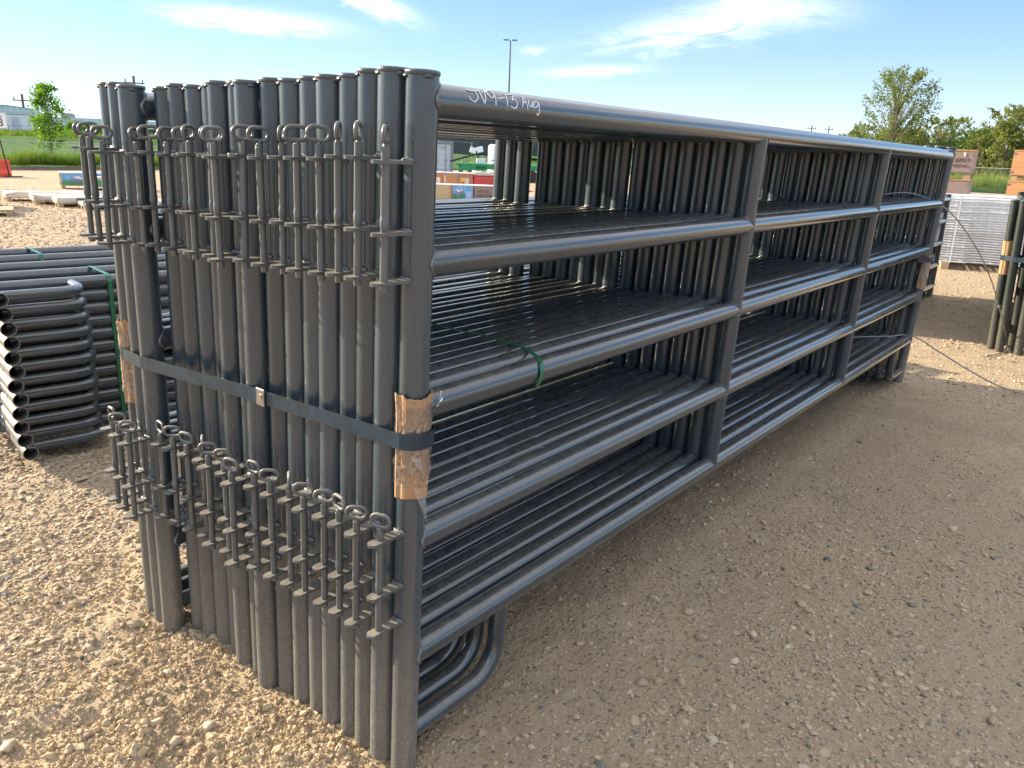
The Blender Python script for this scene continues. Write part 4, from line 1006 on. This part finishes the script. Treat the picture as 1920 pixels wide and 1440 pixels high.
for i, (x, y, s_) in enumerate([(6.6, 18.5, 1), (6.75, 17.4, 1), (6.85, 16.5, 1), (7.0, 15.65, 1)]):
    wrapped_pallet((x, y, 0), rad(-14), ['farthest low pallet wrapped in white plastic', 'second farthest low pallet wrapped in white plastic', 'second nearest low pallet wrapped in white plastic', 'nearest low pallet wrapped in white plastic'][i], 2.0, 0.75, 0.155)
c = crate((4.25, 17.2, 0), rad(-25), 1.4, 1.0, 0.40, 'plain plywood crate cut off by the left edge of the photo', M['ply'], M['ply'])
root = put('wooden_pallet', None, loc=(3.95, 15.35, 0), rot=(0, 0, rad(-20)), label='empty wooden pallet lying at the left edge in front of the plywood crate', cat='pallet')
pallet_parts(root, 1.25, 0.9, 0.11)
# water filled barrier
root = put('traffic_barrier', None, loc=(9.15, 30.5, 0), rot=(0, 0, rad(-12)), label='orange-red plastic traffic barrier behind the lane sign', cat='barrier')
mb = MB(); prof = [(-0.26, 0), (-0.26, 0.12), (-0.17, 0.24), (-0.13, 0.52), (-0.10, 0.58), (0.10, 0.58), (0.13, 0.52), (0.17, 0.24), (0.26, 0.12), (0.26, 0)]
V = [(x, y, z) for x in (-1.6, -0.92, -0.85, 0.05, 0.12, 0.62, 0.70) for y, z in prof]; n = len(prof)
for i in range(len(V)):
    if V[i][0] in (-0.92 + 0, 0.05): pass
F = [(i * n + j, i * n + (j + 1) % n, (i + 1) * n + (j + 1) % n, (i + 1) * n + j) for i in range(6) for j in range(n)] + [tuple(range(n)), tuple(6 * n + j for j in range(n))[::-1]]
V = [(x, y * (0.93 if abs(x) > 0.6 and x > 0.65 else 1), z - (0.03 if x > 0.65 and z > 0.4 else 0)) for x, y, z in V]
mb.add(V, F, 0, False); reg(mb.build('barrier_body', M['barrier'], root))
mb = MB(); mb.box((-0.2, -0.19, 0.36), (0.5, 0.06, 0.10), bev=.01); reg(mb.build('recess_rib', M['barrier'], root))
# lane sign
root = put('lane_sign', None, loc=(9.45, 30.0, 0), label='white lane sign with black digits 88 on a thin black stake', cat='sign')
mb = MB(); mb.tube([(0.22, 0, 0), (0.02, 0, 1.66)], 0.022, 8); mb.tube([(0.0, 0, 0.012), (0.7, 0.2, 0.012)], 0.02, 6); reg(mb.build('stake', M['black'], root))
SR = rad(-19)
mb = MB(); mb.box((0, 0, 0), (0.62, 0.02, 0.50), bev=.004); sb = reg(mb.build('sign_board', M['white'], root, loc=(0.02, -0.04, 1.86), rot=(0, 0, SR)))
reg(put('lettering', text_mesh('Lane', 0.15, M['ink']), sb, (0.05, -0.0125, 0.14), (math.pi / 2, 0, 0))); reg(put('lettering', text_mesh('88', 0.36, M['ink']), sb, (0.03, -0.0125, -0.07), (math.pi / 2, 0, 0)))

# ------------------------------------------------------------------ fences
def chain_fence(p0, p1, h, spacing, name, label, wire=0.10, zf=None):
    p0 = Vector(p0); p1 = Vector(p1); d = p1 - p0; Ln = d.length; u = d / Ln; zf = zf or (lambda p: 0.0)
    root = put(name, None, loc=(*p0.to_2d(), 0), label=label, cat='fence')
    n = int(Ln / spacing)
    pm = MB(); pm.tube([(0, 0, 0), (0, 0, h + 0.06)], 0.032, 8); pm = pm.mesh('fence_post', [M['fence']])
    for i in range(n + 1):
        q = u * (i * spacing); reg(put('fence_post', pm, root, (q.x, q.y, zf(p0 + q))))
    mb = MB(); mb.tube([tuple(u * (i * spacing) + Vector((0, 0, h + zf(p0 + u * i * spacing)))) for i in range(n + 1)], 0.02, 6); reg(mb.build('top_rail', M['fence'], root))
    V = []; F = []; tw = 0.0026
    def wire_seg(a, b):
        k = len(V); nrm = Vector((u.y, -u.x, 0)) * 0.0
        dd = (b - a).normalized(); w = dd.cross(Vector((u.y, -u.x, 0))) * tw
        V.extend([a - w, b - w, b + w, a + w]); F.append((k, k + 1, k + 2, k + 3))
    m = int(Ln / wire)
    for i in range(m):
        a = u * (i * wire); s0 = min(h, (Ln - i * wire))
        z0 = zf(p0 + a)
        wire_seg(a + Vector((0, 0, z0 + 0.03)), a + u * s0 + Vector((0, 0, z0 + s0))); 
        if i * wire > h: wire_seg(a + Vector((0, 0, z0 + 0.03)), a - u * h + Vector((0, 0, z0 + h)))
    mb = MB(); mb.add(V, F); o = reg(mb.build('wire_mesh', M['fence'], root, kind='stuff'))
    return root
fz = lambda p: 0.0
chain_fence((2, FA(2) + 0.9, 0), (58, FA(58) + 0.9, 0), 1.15, 3.4, 'chain_link_fence', 'low chain link fence along the tall grass behind the gravel yard', 0.14)
chain_fence((60.5, 44, 0), (60.5, -22, 0), 1.6, 5.0, 'chain_link_fence', 'chain link fence with pale posts before the field on the right', 0.20)
mb = MB(); mb.box((0, 0, 0), (0.24, 0.01, 0.34)); o = mb.build('notice', M['white'], loc=(15.9, FA(15.9) + 0.86, 0.90), rot=(0, 0, rad(-20)), label='small white notice with black print hung on the low fence', cat='notice')
reg(put('lettering', text_mesh('18', 0.13, M['ink']), o, (0, -0.008, -0.05), (math.pi / 2, 0, 0)))
chain_fence((25, 76, 0), (75, 66, 0), 1.9, 5.0, 'chain_link_fence', 'tall chain link fence in front of the long low building', 0.35, zf=lambda p: float(field_z(np.array(p.x), np.array(p.y))))

# ------------------------------------------------------------------ grass
def blade_variant(g, L, k):
    rr = random.Random(k * 5 + 2); join = g.new('GeometryNodeJoinGeometry')
    for b in range(6):
        c = g.new('GeometryNodeMeshCone'); c.fill_type = 'NONE'; c.inputs['Vertices'].default_value = 3; c.inputs['Radius Top'].default_value = 0.0; c.inputs['Radius Bottom'].default_value = 0.028; c.inputs['Depth'].default_value = rr.uniform(0.6, 1.0)
        t = g.new('GeometryNodeTransform'); L.new(c.outputs['Mesh'], t.inputs[0]); t.inputs['Translation'].default_value = (rr.uniform(-.22, .22), rr.uniform(-.22, .22), 0); t.inputs['Rotation'].default_value = (rr.uniform(-.4, .4), rr.uniform(-.4, .4), rr.uniform(0, 3)); t.inputs['Scale'].default_value = (1, 0.3, 1)
        L.new(t.outputs[0], join.inputs[0])
    return join.outputs[0]
def grass_blade_mat(name, c1, c2, c3):
    m, n, l, P = new_mat(name); k = N(m); info = n.new('ShaderNodeObjectInfo'); wp = n.new('ShaderNodeNewGeometry').outputs['Position']
    f = k.math('MULTIPLY_ADD', k.noise(wp, 0.35, 2), 0.6, k.math('MULTIPLY', info.outputs['Random'], 0.4))
    c = k.ramp(f, [(0.25, c1), (0.5, c2), (0.8, c3)]); l.new(c, P.inputs['Base Color']); P.inputs['Roughness'].default_value = 0.6
    tb = n.new('ShaderNodeBsdfTranslucent'); l.new(k.mix(1.0, c, (1.5, 1.6, 0.9), 'MULTIPLY'), tb.inputs[0]); mx = n.new('ShaderNodeMixShader'); mx.inputs[0].default_value = 0.6
    l.new(P.outputs[0], mx.inputs[1]); l.new(tb.outputs[0], mx.inputs[2]); l.new(mx.outputs[0], n['Material Output'].inputs[0]); return m
M['blade'] = grass_blade_mat('tall_grass', (0.13, 0.23, 0.03), (0.25, 0.34, 0.06), (0.44, 0.40, 0.13))
def grass_strip(name, P, hmin, hmax, label):
    n = len(P); h = RNG.uniform(hmin, hmax, n) * (0.75 + 0.9 * np.clip(fbm(P[:, 0] * 0.5, P[:, 1] * 0.5, 3) + 0.3, 0, 1)); scl = np.stack([h * 0.8, h * 0.8, h], -1)
    P = P.copy(); P[:, 2] += h * 0.40
    scatter(name, P, scl, np.stack([RNG.normal(0, .08, n), RNG.normal(0, .08, n), RNG.uniform(0, 6.28, n)], -1), blade_variant, M['blade'], 5, label=label)
K = 16000; x = RNG.uniform(0, 46, K); dA = np.abs(RNG.normal(0, 1.6, K)) + 0.25; y = FA(x) + dA
grass_strip('tall_grass', np.stack([x, y, field_z(x, y)], -1), 0.22, 0.62, 'tall sunlit grass growing along the low fence')
K = 9000; x = RNG.uniform(4, 70, K); dA = RNG.uniform(26, 46, K); y = FA(x) + dA
grass_strip('bank_grass', np.stack([x, y, field_z(x, y)], -1), 0.25, 0.6, 'yellow-green grass on top of the bank')
K = 14000; x = 60.6 + np.abs(RNG.normal(0, 12, K)); y = RNG.uniform(-4, 30, K)
grass_strip('field_grass', np.stack([x, y, field_z(x, y)], -1), 0.35, 0.8, 'long meadow grass on the field to the right')

# ------------------------------------------------------------------ trees
def tree_meshes(seed, h, spread, clumps, per, leaf, mat, low=0.25, airy=False, trunk_r=0.12, spruce=False):
    rr = np.random.default_rng(seed)
    tb = MB(); tr = [(0, 0, 0)]; x = y = 0
    for i in range(1, 7):
        x += rr.normal(0, h * 0.012); y += rr.normal(0, h * 0.012); tr.append((x, y, h * 0.93 * i / 6))
    tb.tube(tr, [trunk_r * (1 - 0.85 * i / 6) for i in range(7)], 7)
    Vs = []; rnd = []
    for c in range(clumps):
        f = low + (1 - low) * rr.random() ** (0.9 if not airy else 0.8)
        if spruce: rad_ = spread * (1.02 - f) * rr.uniform(0.5, 1.0)
        else: rad_ = spread * math.sqrt(max(0.0, 1 - ((f - 0.50) / 0.55) ** 2)) * rr.uniform(0.35, 1.0)
        a = rr.uniform(0, 2 * math.pi); cx, cy, cz = rad_ * math.cos(a), rad_ * math.sin(a), f * h
        i0 = min(int(max(f - 0.22, 0.05) * 6), 5); b = Vector(tr[i0]); mid = (b + Vector((cx, cy, cz))) / 2 + Vector((0, 0, h * 0.02))
        tb.tube([b, mid, (cx, cy, cz)], [trunk_r * 0.17, trunk_r * 0.10, trunk_r * 0.03], 4, caps=False)
        sg = (spread * (0.16 if airy else 0.22)) * rr.uniform(0.6, 1.3)
        P = rr.normal(0, 1, (per, 3)) * np.array([sg, sg, sg * 0.7]) + np.array([cx, cy, cz])
        if airy:
            t = rr.random(per)[:, None]; e_ = np.array([cx, cy, cz]) + np.array([math.cos(a), math.sin(a), 0.9]) * spread * 0.35 * t
            P = e_ + rr.normal(0, spread * 0.045, (per, 3))
        q = rr.normal(0, 1, (per, 3)); q /= np.linalg.norm(q, axis=1)[:, None]; w = rr.normal(0, 1, (per, 3)); w = np.cross(q, w); w /= np.linalg.norm(w, axis=1)[:, None]
        s = leaf * rr.uniform(0.6, 1.4, per)[:, None]
        Vs.append(np.stack([P - q * s - w * s * 0.55, P + q * s - w * s * 0.35, P + q * s * 1.1 + w * s * 0.45, P - q * s * 0.9 + w * s * 0.5], 1)); rnd.append(np.repeat(np.clip(rr.random() * 0.6 + rr.random(per) * 0.4, 0, 1), 1))
    V = np.concatenate(Vs).reshape(-1, 3); nf = len(V) // 4
    me = bpy.data.meshes.new('crown'); me.vertices.add(len(V)); me.vertices.foreach_set('co', V.ravel()); me.loops.add(len(V)); me.loops.foreach_set('vertex_index', np.arange(len(V)))
    me.polygons.add(nf); me.polygons.foreach_set('loop_start', np.arange(nf) * 4); me.polygons.foreach_set('loop_total', np.full(nf, 4)); me.update(calc_edges=True); me.materials.append(mat)
    at = me.attributes.new('leafrnd', 'FLOAT', 'FACE'); at.data.foreach_set('value', np.concatenate(rnd))
    return tb.mesh('trunk', [M['bark']]), me
def place_tree(meshes, loc, s, rz, name, label, group=None, cat='tree'):
    root = put(name, None, loc=loc, rot=(0, 0, rz), label=label, cat=cat, group=group); root.scale = (s, s, s) if not isinstance(s, tuple) else s
    reg(put('trunk', meshes[0], root)); reg(put('crown', meshes[1], root)); return root
zat = lambda x, y: float(field_z(np.array(float(x)), np.array(float(y))))
young = tree_meshes(5, 4.1, 0.85, 70, 42, 0.062, M['leaf_young'], 0.16, False, 0.05)
place_tree(young, (19.0, 50.1, zat(19, 50) - 0.1), 1.0, 0.3, 'young_tree', 'bright green young tree behind the low fence at the left')
r1 = tree_meshes(61, 4.4, 0.5, 10, 22, 0.06, M['leaf_young'], 0.75, True, 0.04)
bush = tree_meshes(8, 2.2, 1.5, 40, 50, 0.13, M['leaf_young'], 0.1, False, 0.06)
place_tree(bush, (41.4, 99.4, zat(41.4, 99.4)), (0.75, 0.75, 0.78), 0.3, 'round_bush', 'left one of the two round bushes before the long low building', cat='bush')
place_tree(bush, (43.3, 98.6, zat(43.3, 98.6)), (0.85, 0.85, 0.66), 1.6, 'round_bush', 'right one of the two round bushes before the long low building', cat='bush')
big = tree_meshes(21, 10.9, 3.3, 210, 34, 0.095, M['leaf_mid'], 0.22, True, 0.24)
place_tree(big, (96.0, 22.8, 0.0), 1.0, 0.0, 'tall_tree', 'tallest airy tree rising above the far end of the panel stack')
kinds = [tree_meshes(31, 6.4, 1.7, 75, 36, 0.12, M['leaf_dark'], 0.05, False, 0.12), tree_meshes(37, 6.8, 1.5, 70, 34, 0.11, M['leaf_mid'], 0.08, False, 0.12), tree_meshes(41, 7.2, 2.0, 90, 30, 0.10, M['leaf_mid'], 0.1, True, 0.12), tree_meshes(45, 5.2, 2.3, 80, 44, 0.12, M['leaf_dark'], 0.03, False, 0.12)]
spr = tree_meshes(51, 7.0, 1.5, 80, 40, 0.13, M['leaf_spruce'], 0.08, False, 0.12, True)
rt = random.Random(5); line = []
for i in range(30):
    f = i / 29; x = 112 - 34 * f + rt.uniform(-2.0, 2.0); y = 33 - 37 * f + rt.uniform(-1.2, 1.2)
    line.append((x, y))
line.sort(key=lambda p: -math.atan2(p[1] - CAM_LOC.y, p[0] - CAM_LOC.x))
for i, (x, y) in enumerate(line):
    k = rt.choice([0, 1, 2, 3, 2, 3]); s = rt.choice([rt.uniform(0.55, 0.8), rt.uniform(0.8, 1.12)])
    place_tree(kinds[k], (x, y, -0.1), (s * 1.1, s * 1.1, s), rt.uniform(0, 6.28), 'bushy_tree', f'{ORD[i + 1]} tree from the left in the green tree line behind the right field', 'trees in the line behind the right field')
for i in range(22):
    f = i / 21; x = 150 - 52 * f + rt.uniform(-3, 3); y = 45 - 48 * f + rt.uniform(-2, 2)
    place_tree(spr if (i < 6) else kinds[i % 4], (x, y, -0.1), rt.uniform(0.85, 1.15) if i >= 6 else rt.uniform(0.8, 1.1), rt.uniform(0, 6.28), 'spruce' if i < 6 else 'bushy_tree', (f'{ORD[i + 1]} dark spruce from the left, far behind the panel stack' if i < 6 else f'{ORD[i - 5]} tree from the left in the back row of the tree line'), 'far spruces' if i < 6 else 'trees in the back row')

# ------------------------------------------------------------------ buildings and yard machines far back
def rot2(rz): return Matrix.Rotation(rz, 3, 'Z')
# hall with a ribbed pale blue roof fascia
HR = rad(-18.5)
zb = zat(39, 112)
hall = put('warehouse', None, loc=(36.0, 112.6, zb), rot=(0, 0, HR), label='warehouse with a ribbed pale blue upper wall at the far left', cat='building')
mb = MB(); mb.box((-9.0, 4, 1.15), (29.4, 8, 2.3)); reg(mb.build('wall', M['wallgrey'], hall))
mb = MB()
n = 96; xs_ = np.linspace(-24, 6.2, n)
for i in range(n - 1):
    x0_, x1_ = xs_[i], xs_[i + 1]; top = lambda x: 3.55 - 0.10 * abs(x - 2.5) * (1 if x > 2.5 else 0.25); y0 = -0.32 if i % 2 else -0.24
    mb.add([(x0_, y0, 2.3), (x1_, y0, 2.3), (x1_, y0, top(x1_)), (x0_, y0, top(x0_))], [(0, 1, 2, 3)])
mb.add([(-24, -0.4, 2.95), (2.5, -0.4, 3.62), (2.5, 8, 3.62), (-24, 8, 2.95)], [(0, 1, 2, 3)]); mb.add([(2.5, -0.4, 3.62), (6.3, -0.4, 3.25), (6.3, 8, 3.25), (2.5, 8, 3.62)], [(0, 1, 2, 3)])
reg(mb.build('roof', M['roofblue'], hall))
for x_ in (-3.2, 1.4, 3.6):
    mb = MB(); mb.box((0, 0, 0), (1.7, 0.10, 0.45)); w_ = reg(mb.build('window', M['white'], hall, loc=(x_, -0.03, 1.9))); mb = MB(); mb.box((0, 0, 0), (1.55, 0.03, 0.34)); reg(mb.build('pane', M['glass'], w_, loc=(0, -0.05, 0)))
# barrel roofed entrance
br = put('arched_entrance', None, loc=(41.9, 108.6, zat(42, 108) + 0.0), rot=(0, 0, HR), label='white barrel arched entrance hall beside the warehouse', cat='building')
mb = MB(); n = 16; pr = [(-1.35, 0)] + [(1.35 * math.cos(a) * -1, 1.15 + 1.35 * math.sin(a) * 0.9) for a in np.linspace(0, math.pi, n)] + [(1.35, 0)]
V = [(x, y, z) for y in (0, 5) for x, z in pr]; m2 = len(pr)
mb.add(V, [(j, j + 1, m2 + j + 1, m2 + j) for j in range(m2 - 1)], 0, True)
V = [(x * s_, -0.02, 0 if z == 0 else z - (0.16 if s_ < 1 else 0)) for s_ in (1.0, 0.86) for x, z in pr]; mb.add(V, [(j, j + 1, m2 + j + 1, m2 + j) for j in range(m2 - 1)], 0)
reg(mb.build('arched_shell', M['white'], br)); mb = MB(); V = [(x * 0.86, 0.15, 0 if z == 0 else z - 0.16) for x, z in pr]; mb.add(V, [tuple(range(m2))]); reg(mb.build('glazed_end', M['glass'], br))
# long low building
ll = put('low_building', None, loc=(45.2, 114.6, zat(45, 114)), rot=(0, 0, rad(-22)), label='long low building with a deep pale fascia behind the two round bushes', cat='building')
mb = MB(); mb.box((9, 5, 0.75), (26, 9.5, 1.5)); reg(mb.build('wall', M['wallgrey'], ll))
mb = MB(); mb.box((9, 4.6, 2.05), (27, 11.0, 1.1), bev=.03); rf = reg(mb.build('fascia_roof', M['roofblue'], ll))
mb = MB(); mb.box((0, 0, 0), (1.6, 1.2, 0.42)); mb.box((0, 0, 0.28), (1.2, 1.0, 0.14)); reg(mb.build('roof_unit', M['wallgrey'], rf, loc=(1.6, 2.5, 2.85)))
for i in range(9):
    mb = MB(); mb.box((0, 0, 0), (1.5, 0.08, 0.9)); w_ = reg(mb.build('window', M['dark'], ll, loc=(-2.8 + 2.6 * i, 0.21, 0.8))); mb = MB(); mb.box((0, 0, 0), (1.35, 0.03, 0.75)); reg(mb.build('pane', M['glass'], w_, loc=(0, -0.05, 0)))
mb = MB(); mb.box((8, -0.5, 0.22), (24, 0.1, 0.44)); reg(mb.build('stone_plinth', M['wallgrey'], ll))
# site office trailer
tz = zat(29.3, 83.5)
tr = put('office_trailer', None, loc=(28.8, 83.6, tz), rot=(0, 0, rad(-19)), label='white site office trailer with a door at the far left', cat='trailer')
mb = MB(); mb.box((0, 1.2, 1.2), (3.6, 2.4, 1.5), bev=.03); reg(mb.build('body', M['white'], tr))
mb = MB(); mb.box((0, 1.2, 0.2), (3.2, 2.0, 0.4)); reg(mb.build('skirt', M['wallgrey'], tr)); mb = MB(); mb.box((0.1, -0.01, 0.2), (1.3, 0.2, 0.25)); reg(mb.build('opening', M['dark'], tr))
mb = MB(); mb.box((0, 0, 0), (0.62, 0.04, 1.15), bev=.01); d_ = reg(mb.build('door', M['container'], tr, loc=(0.45, -0.02, 1.12))); mb = MB(); mb.box((0, 0, 0), (0.05, 0.04, 0.05)); reg(mb.build('handle', M['dark'], d_, loc=(-0.24, -0.03, 0)))
mb = MB(); mb.box((-1.75, -0.015, 1.2), (0.1, 0.03, 1.5)); mb.box((0, -0.015, 1.93), (3.6, 0.03, 0.05)); reg(mb.build('trim', M['container_trim'], tr))
mb = MB()
for s_ in (-1.2, -0.2, 0.8, 1.7): mb.tube([(s_, -0.9, 0), (s_, -0.9, 0.9)], 0.02, 6)
mb.tube([(-1.2, -0.9, 0.9), (2.2, -0.9, 0.9)], 0.02, 6); mb.box((0.5, -0.5, 0.42), (3.4, 0.9, 0.06)); reg(mb.build('landing', M['container_trim'], tr))
# white highway trailer nose left of it
t2 = put('box_trailer', None, loc=(25.6, 82.4, zat(25, 82)), rot=(0, 0, rad(-19)), label='white box trailer parked at the far left edge behind the lane sign', cat='trailer')
mb = MB(); mb.box((0, 1.2, 1.35), (3.4, 2.4, 2.0), bev=.05); reg(mb.build('box', M['white'], t2))
for s_ in (-0.9, 0.0): mb = MB(); mb.tube([(s_, 0.1, 0.42), (s_, 0.35, 0.42)], 0.42, 16); reg(mb.build('wheel', M['black'], t2))
for s_ in (0.9, 1.4): mb = MB(); mb.box((s_, 0.3, 0.2), (0.10, 0.10, 0.42)); reg(mb.build('landing_leg', M['white'], t2))

# shipping container seen through the first bay
ct = put('shipping_container', None, loc=(35.2, 34.6, 0), rot=(0, 0, rad(-43)), label='pale blue-grey shipping container with closed doors seen through the first bay', cat='container')
cw, ch_ = 2.44, 1.98
mb = MB(); mb.box((0, 3.0, ch_ / 2), (cw, 5.9, ch_ - 0.02)); reg(mb.build('body', M['container'], ct))
mb = MB()
for x_ in (-cw / 2 + .05, cw / 2 - .05): mb.box((x_, -0.03, ch_ / 2), (0.12, 0.16, ch_), bev=.01)
for z_ in (0.07, ch_ - 0.06): mb.box((0, -0.035, z_), (cw - 0.22, 0.14, 0.13), bev=.01)
reg(mb.build('frame', M['container_trim'], ct))
for sx in (-1, 1):
    mb = MB(); mb.box((0, 0, 0), (1.08, 0.05, ch_ - 0.28), bev=.01)
    for z_ in np.linspace(-0.62, 0.62, 5): mb.box((0, -0.03, z_), (0.86, 0.02, 0.17), bev=.008)
    dd = reg(mb.build('door', M['container'], ct, loc=(sx * 0.552, 0.02, ch_ / 2)))
    for q in (-0.34, 0.22):
        mb = MB(); mb.tube([(q * sx, -0.075, -ch_ / 2 + 0.12), (q * sx, -0.075, ch_ / 2 - 0.12)], 0.018, 8); mb.box((q * sx, -0.09, -0.15), (0.16, 0.03, 0.05)); reg(mb.build('lock_rod', M['container_trim'], dd))
reg(put('lettering', text_mesh('TGHU 431', 0.10, M['ink']), ct, (0.55, -0.045, 1.62), (math.pi / 2, 0, 0)))
# second container: blank side to the left of it
c2_ = put('shipping_container', None, loc=(32.3, 37.2, 0), rot=(0, 0, rad(-43)), label='second pale container standing left of the one with closed doors', cat='container')
mb = MB(); mb.box((0, 3.0, ch_ / 2), (cw, 5.9, ch_)); 
for i in range(10): mb.box((-cw / 2 + 0.14 + 0.24 * i, -0.02, ch_ / 2), (0.11, 0.06, ch_ - 0.3), bev=.01)
reg(mb.build('body', M['container'], c2_))
# green flat deck trailer
ft = put('flat_deck_trailer', None, loc=(31.2, 26.0, 0), rot=(0, 0, rad(-50)), label='green flat deck trailer standing behind the crates', cat='trailer')
mb = MB(); mb.box((0.6, 0, 0.80), (5.4, 2.0, 0.09), bev=.01); reg(mb.build('deck', M['trailer_green'], ft))
mb = MB(); mb.box((1.0, -0.95, 0.68), (4.2, 0.10, 0.20), bev=.01); mb.box((-1.2, -0.95, 0.62), (1.3, 0.10, 0.26), bev=.01); mb.box((1.0, 0.95, 0.68), (4.2, 0.10, 0.20), bev=.01); reg(mb.build('side_beam', M['trailer_green'], ft))
for x_ in (-1.9, 0.6, 2.2):
    for y_ in (-0.85, 0.85): mb = MB(); mb.box((0, 0, 0), (0.16, 0.10, 0.72), bev=.01); reg(mb.build('leg', M['trailer_green'], ft, loc=(x_, y_, 0.40)))
for x_ in (1.25, 1.8):
    for y_ in (-1.02, 1.02): mb = MB(); mb.tube([(0, -0.1, 0), (0, 0.1, 0)], 0.30, 18); reg(mb.build('wheel', M['black'], ft, loc=(x_, y_, 0.30)))
mb = MB(); mb.tube([(-1.8, -0.9, 0.2), (-1.3, -0.9, 0.6)], 0.03, 6); mb.tube([(0.7, -0.9, 0.1), (0.1, -0.9, 0.6)], 0.03, 6); reg(mb.build('brace', M['trailer_green'], ft))
mb = MB(); mb.box((-1.0, -0.8, 0.32), (0.9, 0.3, 0.34), bev=.02); reg(mb.build('tool_box', M['dark'], ft))
bm = put('work_boom', None, loc=(30.9, 27.6, 0.0), rot=(0, 0, rad(-45)), label='black boom holding two tilted white panels above the green trailer', cat='boom')
mb = MB(); mb.tube([(-1.1, 0, 0.9), (0.2, 0, 1.28), (0.35, 0, 1.30)], 0.05, 8); mb.tube([(0.35, 0, 1.3), (0.5, 0, 0.9)], 0.04, 8); reg(mb.build('arm', M['black'], bm))
for i, (x_, z_) in enumerate(((0.12, 1.50), (0.48, 1.55))): mb = MB(); mb.box((0, 0, 0), (0.34, 0.06, 0.30), bev=.01); reg(mb.build('light_panel', M['white'], bm, loc=(x_, 0, z_), rot=(rad(-15), rad(18 if i == 0 else -14), 0)))
mb = MB(); mb.box((0.55, 0, 0.9), (0.5, 0.3, 0.4), bev=.02); mb.box((0.1, 0, 0.85), (0.18, 0.2, 0.18), mi=1); mb.tube([(0.55, 0, 0), (0.55, 0, 0.75)], 0.05, 8); reg(mb.build('machine_body', [M['white'], M['pic_yellow']], bm))
wb = put('white_tank', None, loc=(32.6, 27.3, 0), rot=(0, 0, rad(-45)), label='tall white tank half hidden by the first inner posts', cat='tank')
mb = MB(); mb.tube([(0, 0, 0), (0, 0, 1.75), (0, 0, 1.85)], [0.42, 0.42, 0.30], 18); reg(mb.build('vessel', M['white'], wb)); mb = MB(); mb.tube([(0, 0, 1.0), (0, 0, 1.04)], 0.435, 18); reg(mb.build('hoop', M['container_trim'], wb))
# dark building on the horizon through the first bay
db = put('dark_shed', None, loc=(90.0, 72.0, 1.2), rot=(0, 0, rad(-50)), label='long dark grey shed on the horizon seen through the first bay', cat='building')
mb = MB(); mb.box((0, 4, 1.6), (34, 8, 3.2)); reg(mb.build('wall', M['dark'], db)); mb = MB(); mb.box((0, 4, 3.3), (35, 9, 0.25)); reg(mb.build('roof', M['dark'], db))
for i in range(8): mb = MB(); mb.box((-14 + 4 * i, -0.05, 1.5), (1.6, 0.06, 0.9)); reg(mb.build('window', M['glass'], db))

# light pole and utility poles
lp = put('light_pole', None, loc=(83.95, 68.7, 0), rot=(0, 0, rad(-52)), label='tall grey yard light pole rising above the middle of the stack', cat='light pole')
mb = MB(); mb.tube([(0, 0, 0), (0, 0, 8), (0, 0, 15.6)], [0.17, 0.14, 0.10], 10); reg(mb.build('pole', M['polegrey'], lp))
for sx in (-1, 1): mb = MB(); mb.box((sx * 0.55, 0, 15.66), (0.75, 0.34, 0.13), bev=.03); reg(mb.build('lamp_head', M['polegrey'], lp))
def upole(x, y, h, label, group='utility poles on the horizon'):
    r = put('utility_pole', None, loc=(x, y, 0), rot=(0, 0, math.atan2(y - CAM_LOC.y, x - CAM_LOC.x) + math.pi / 2 + 0.2), label=label, cat='utility pole', group=group)
    mb = MB(); mb.tube([(0, 0, 0), (0, 0, h)], 0.22, 7); reg(mb.build('pole', M['polewood'], r)); mb = MB(); mb.box((0, 0, h - 1.1), (3.2, 0.2, 0.2)); mb.tube([(-1.3, 0, h - 1.0), (-1.3, 0, h - 0.5)], 0.1, 6); mb.tube([(1.3, 0, h - 1.0), (1.3, 0, h - 0.5)], 0.1, 6); reg(mb.build('crossarm', M['polewood'], r))
upole(282.7, 96.2, 14.6, 'left one of the two distant utility poles above the far end of the stack'); upole(303.5, 97.1, 15.2, 'right one of the two distant utility poles above the far end of the stack')
upole(65.5, 133.3, 11.5, 'utility pole showing between the leftmost post tops'); upole(58.2, 160.0, 8.6, 'utility pole standing behind the long low building')
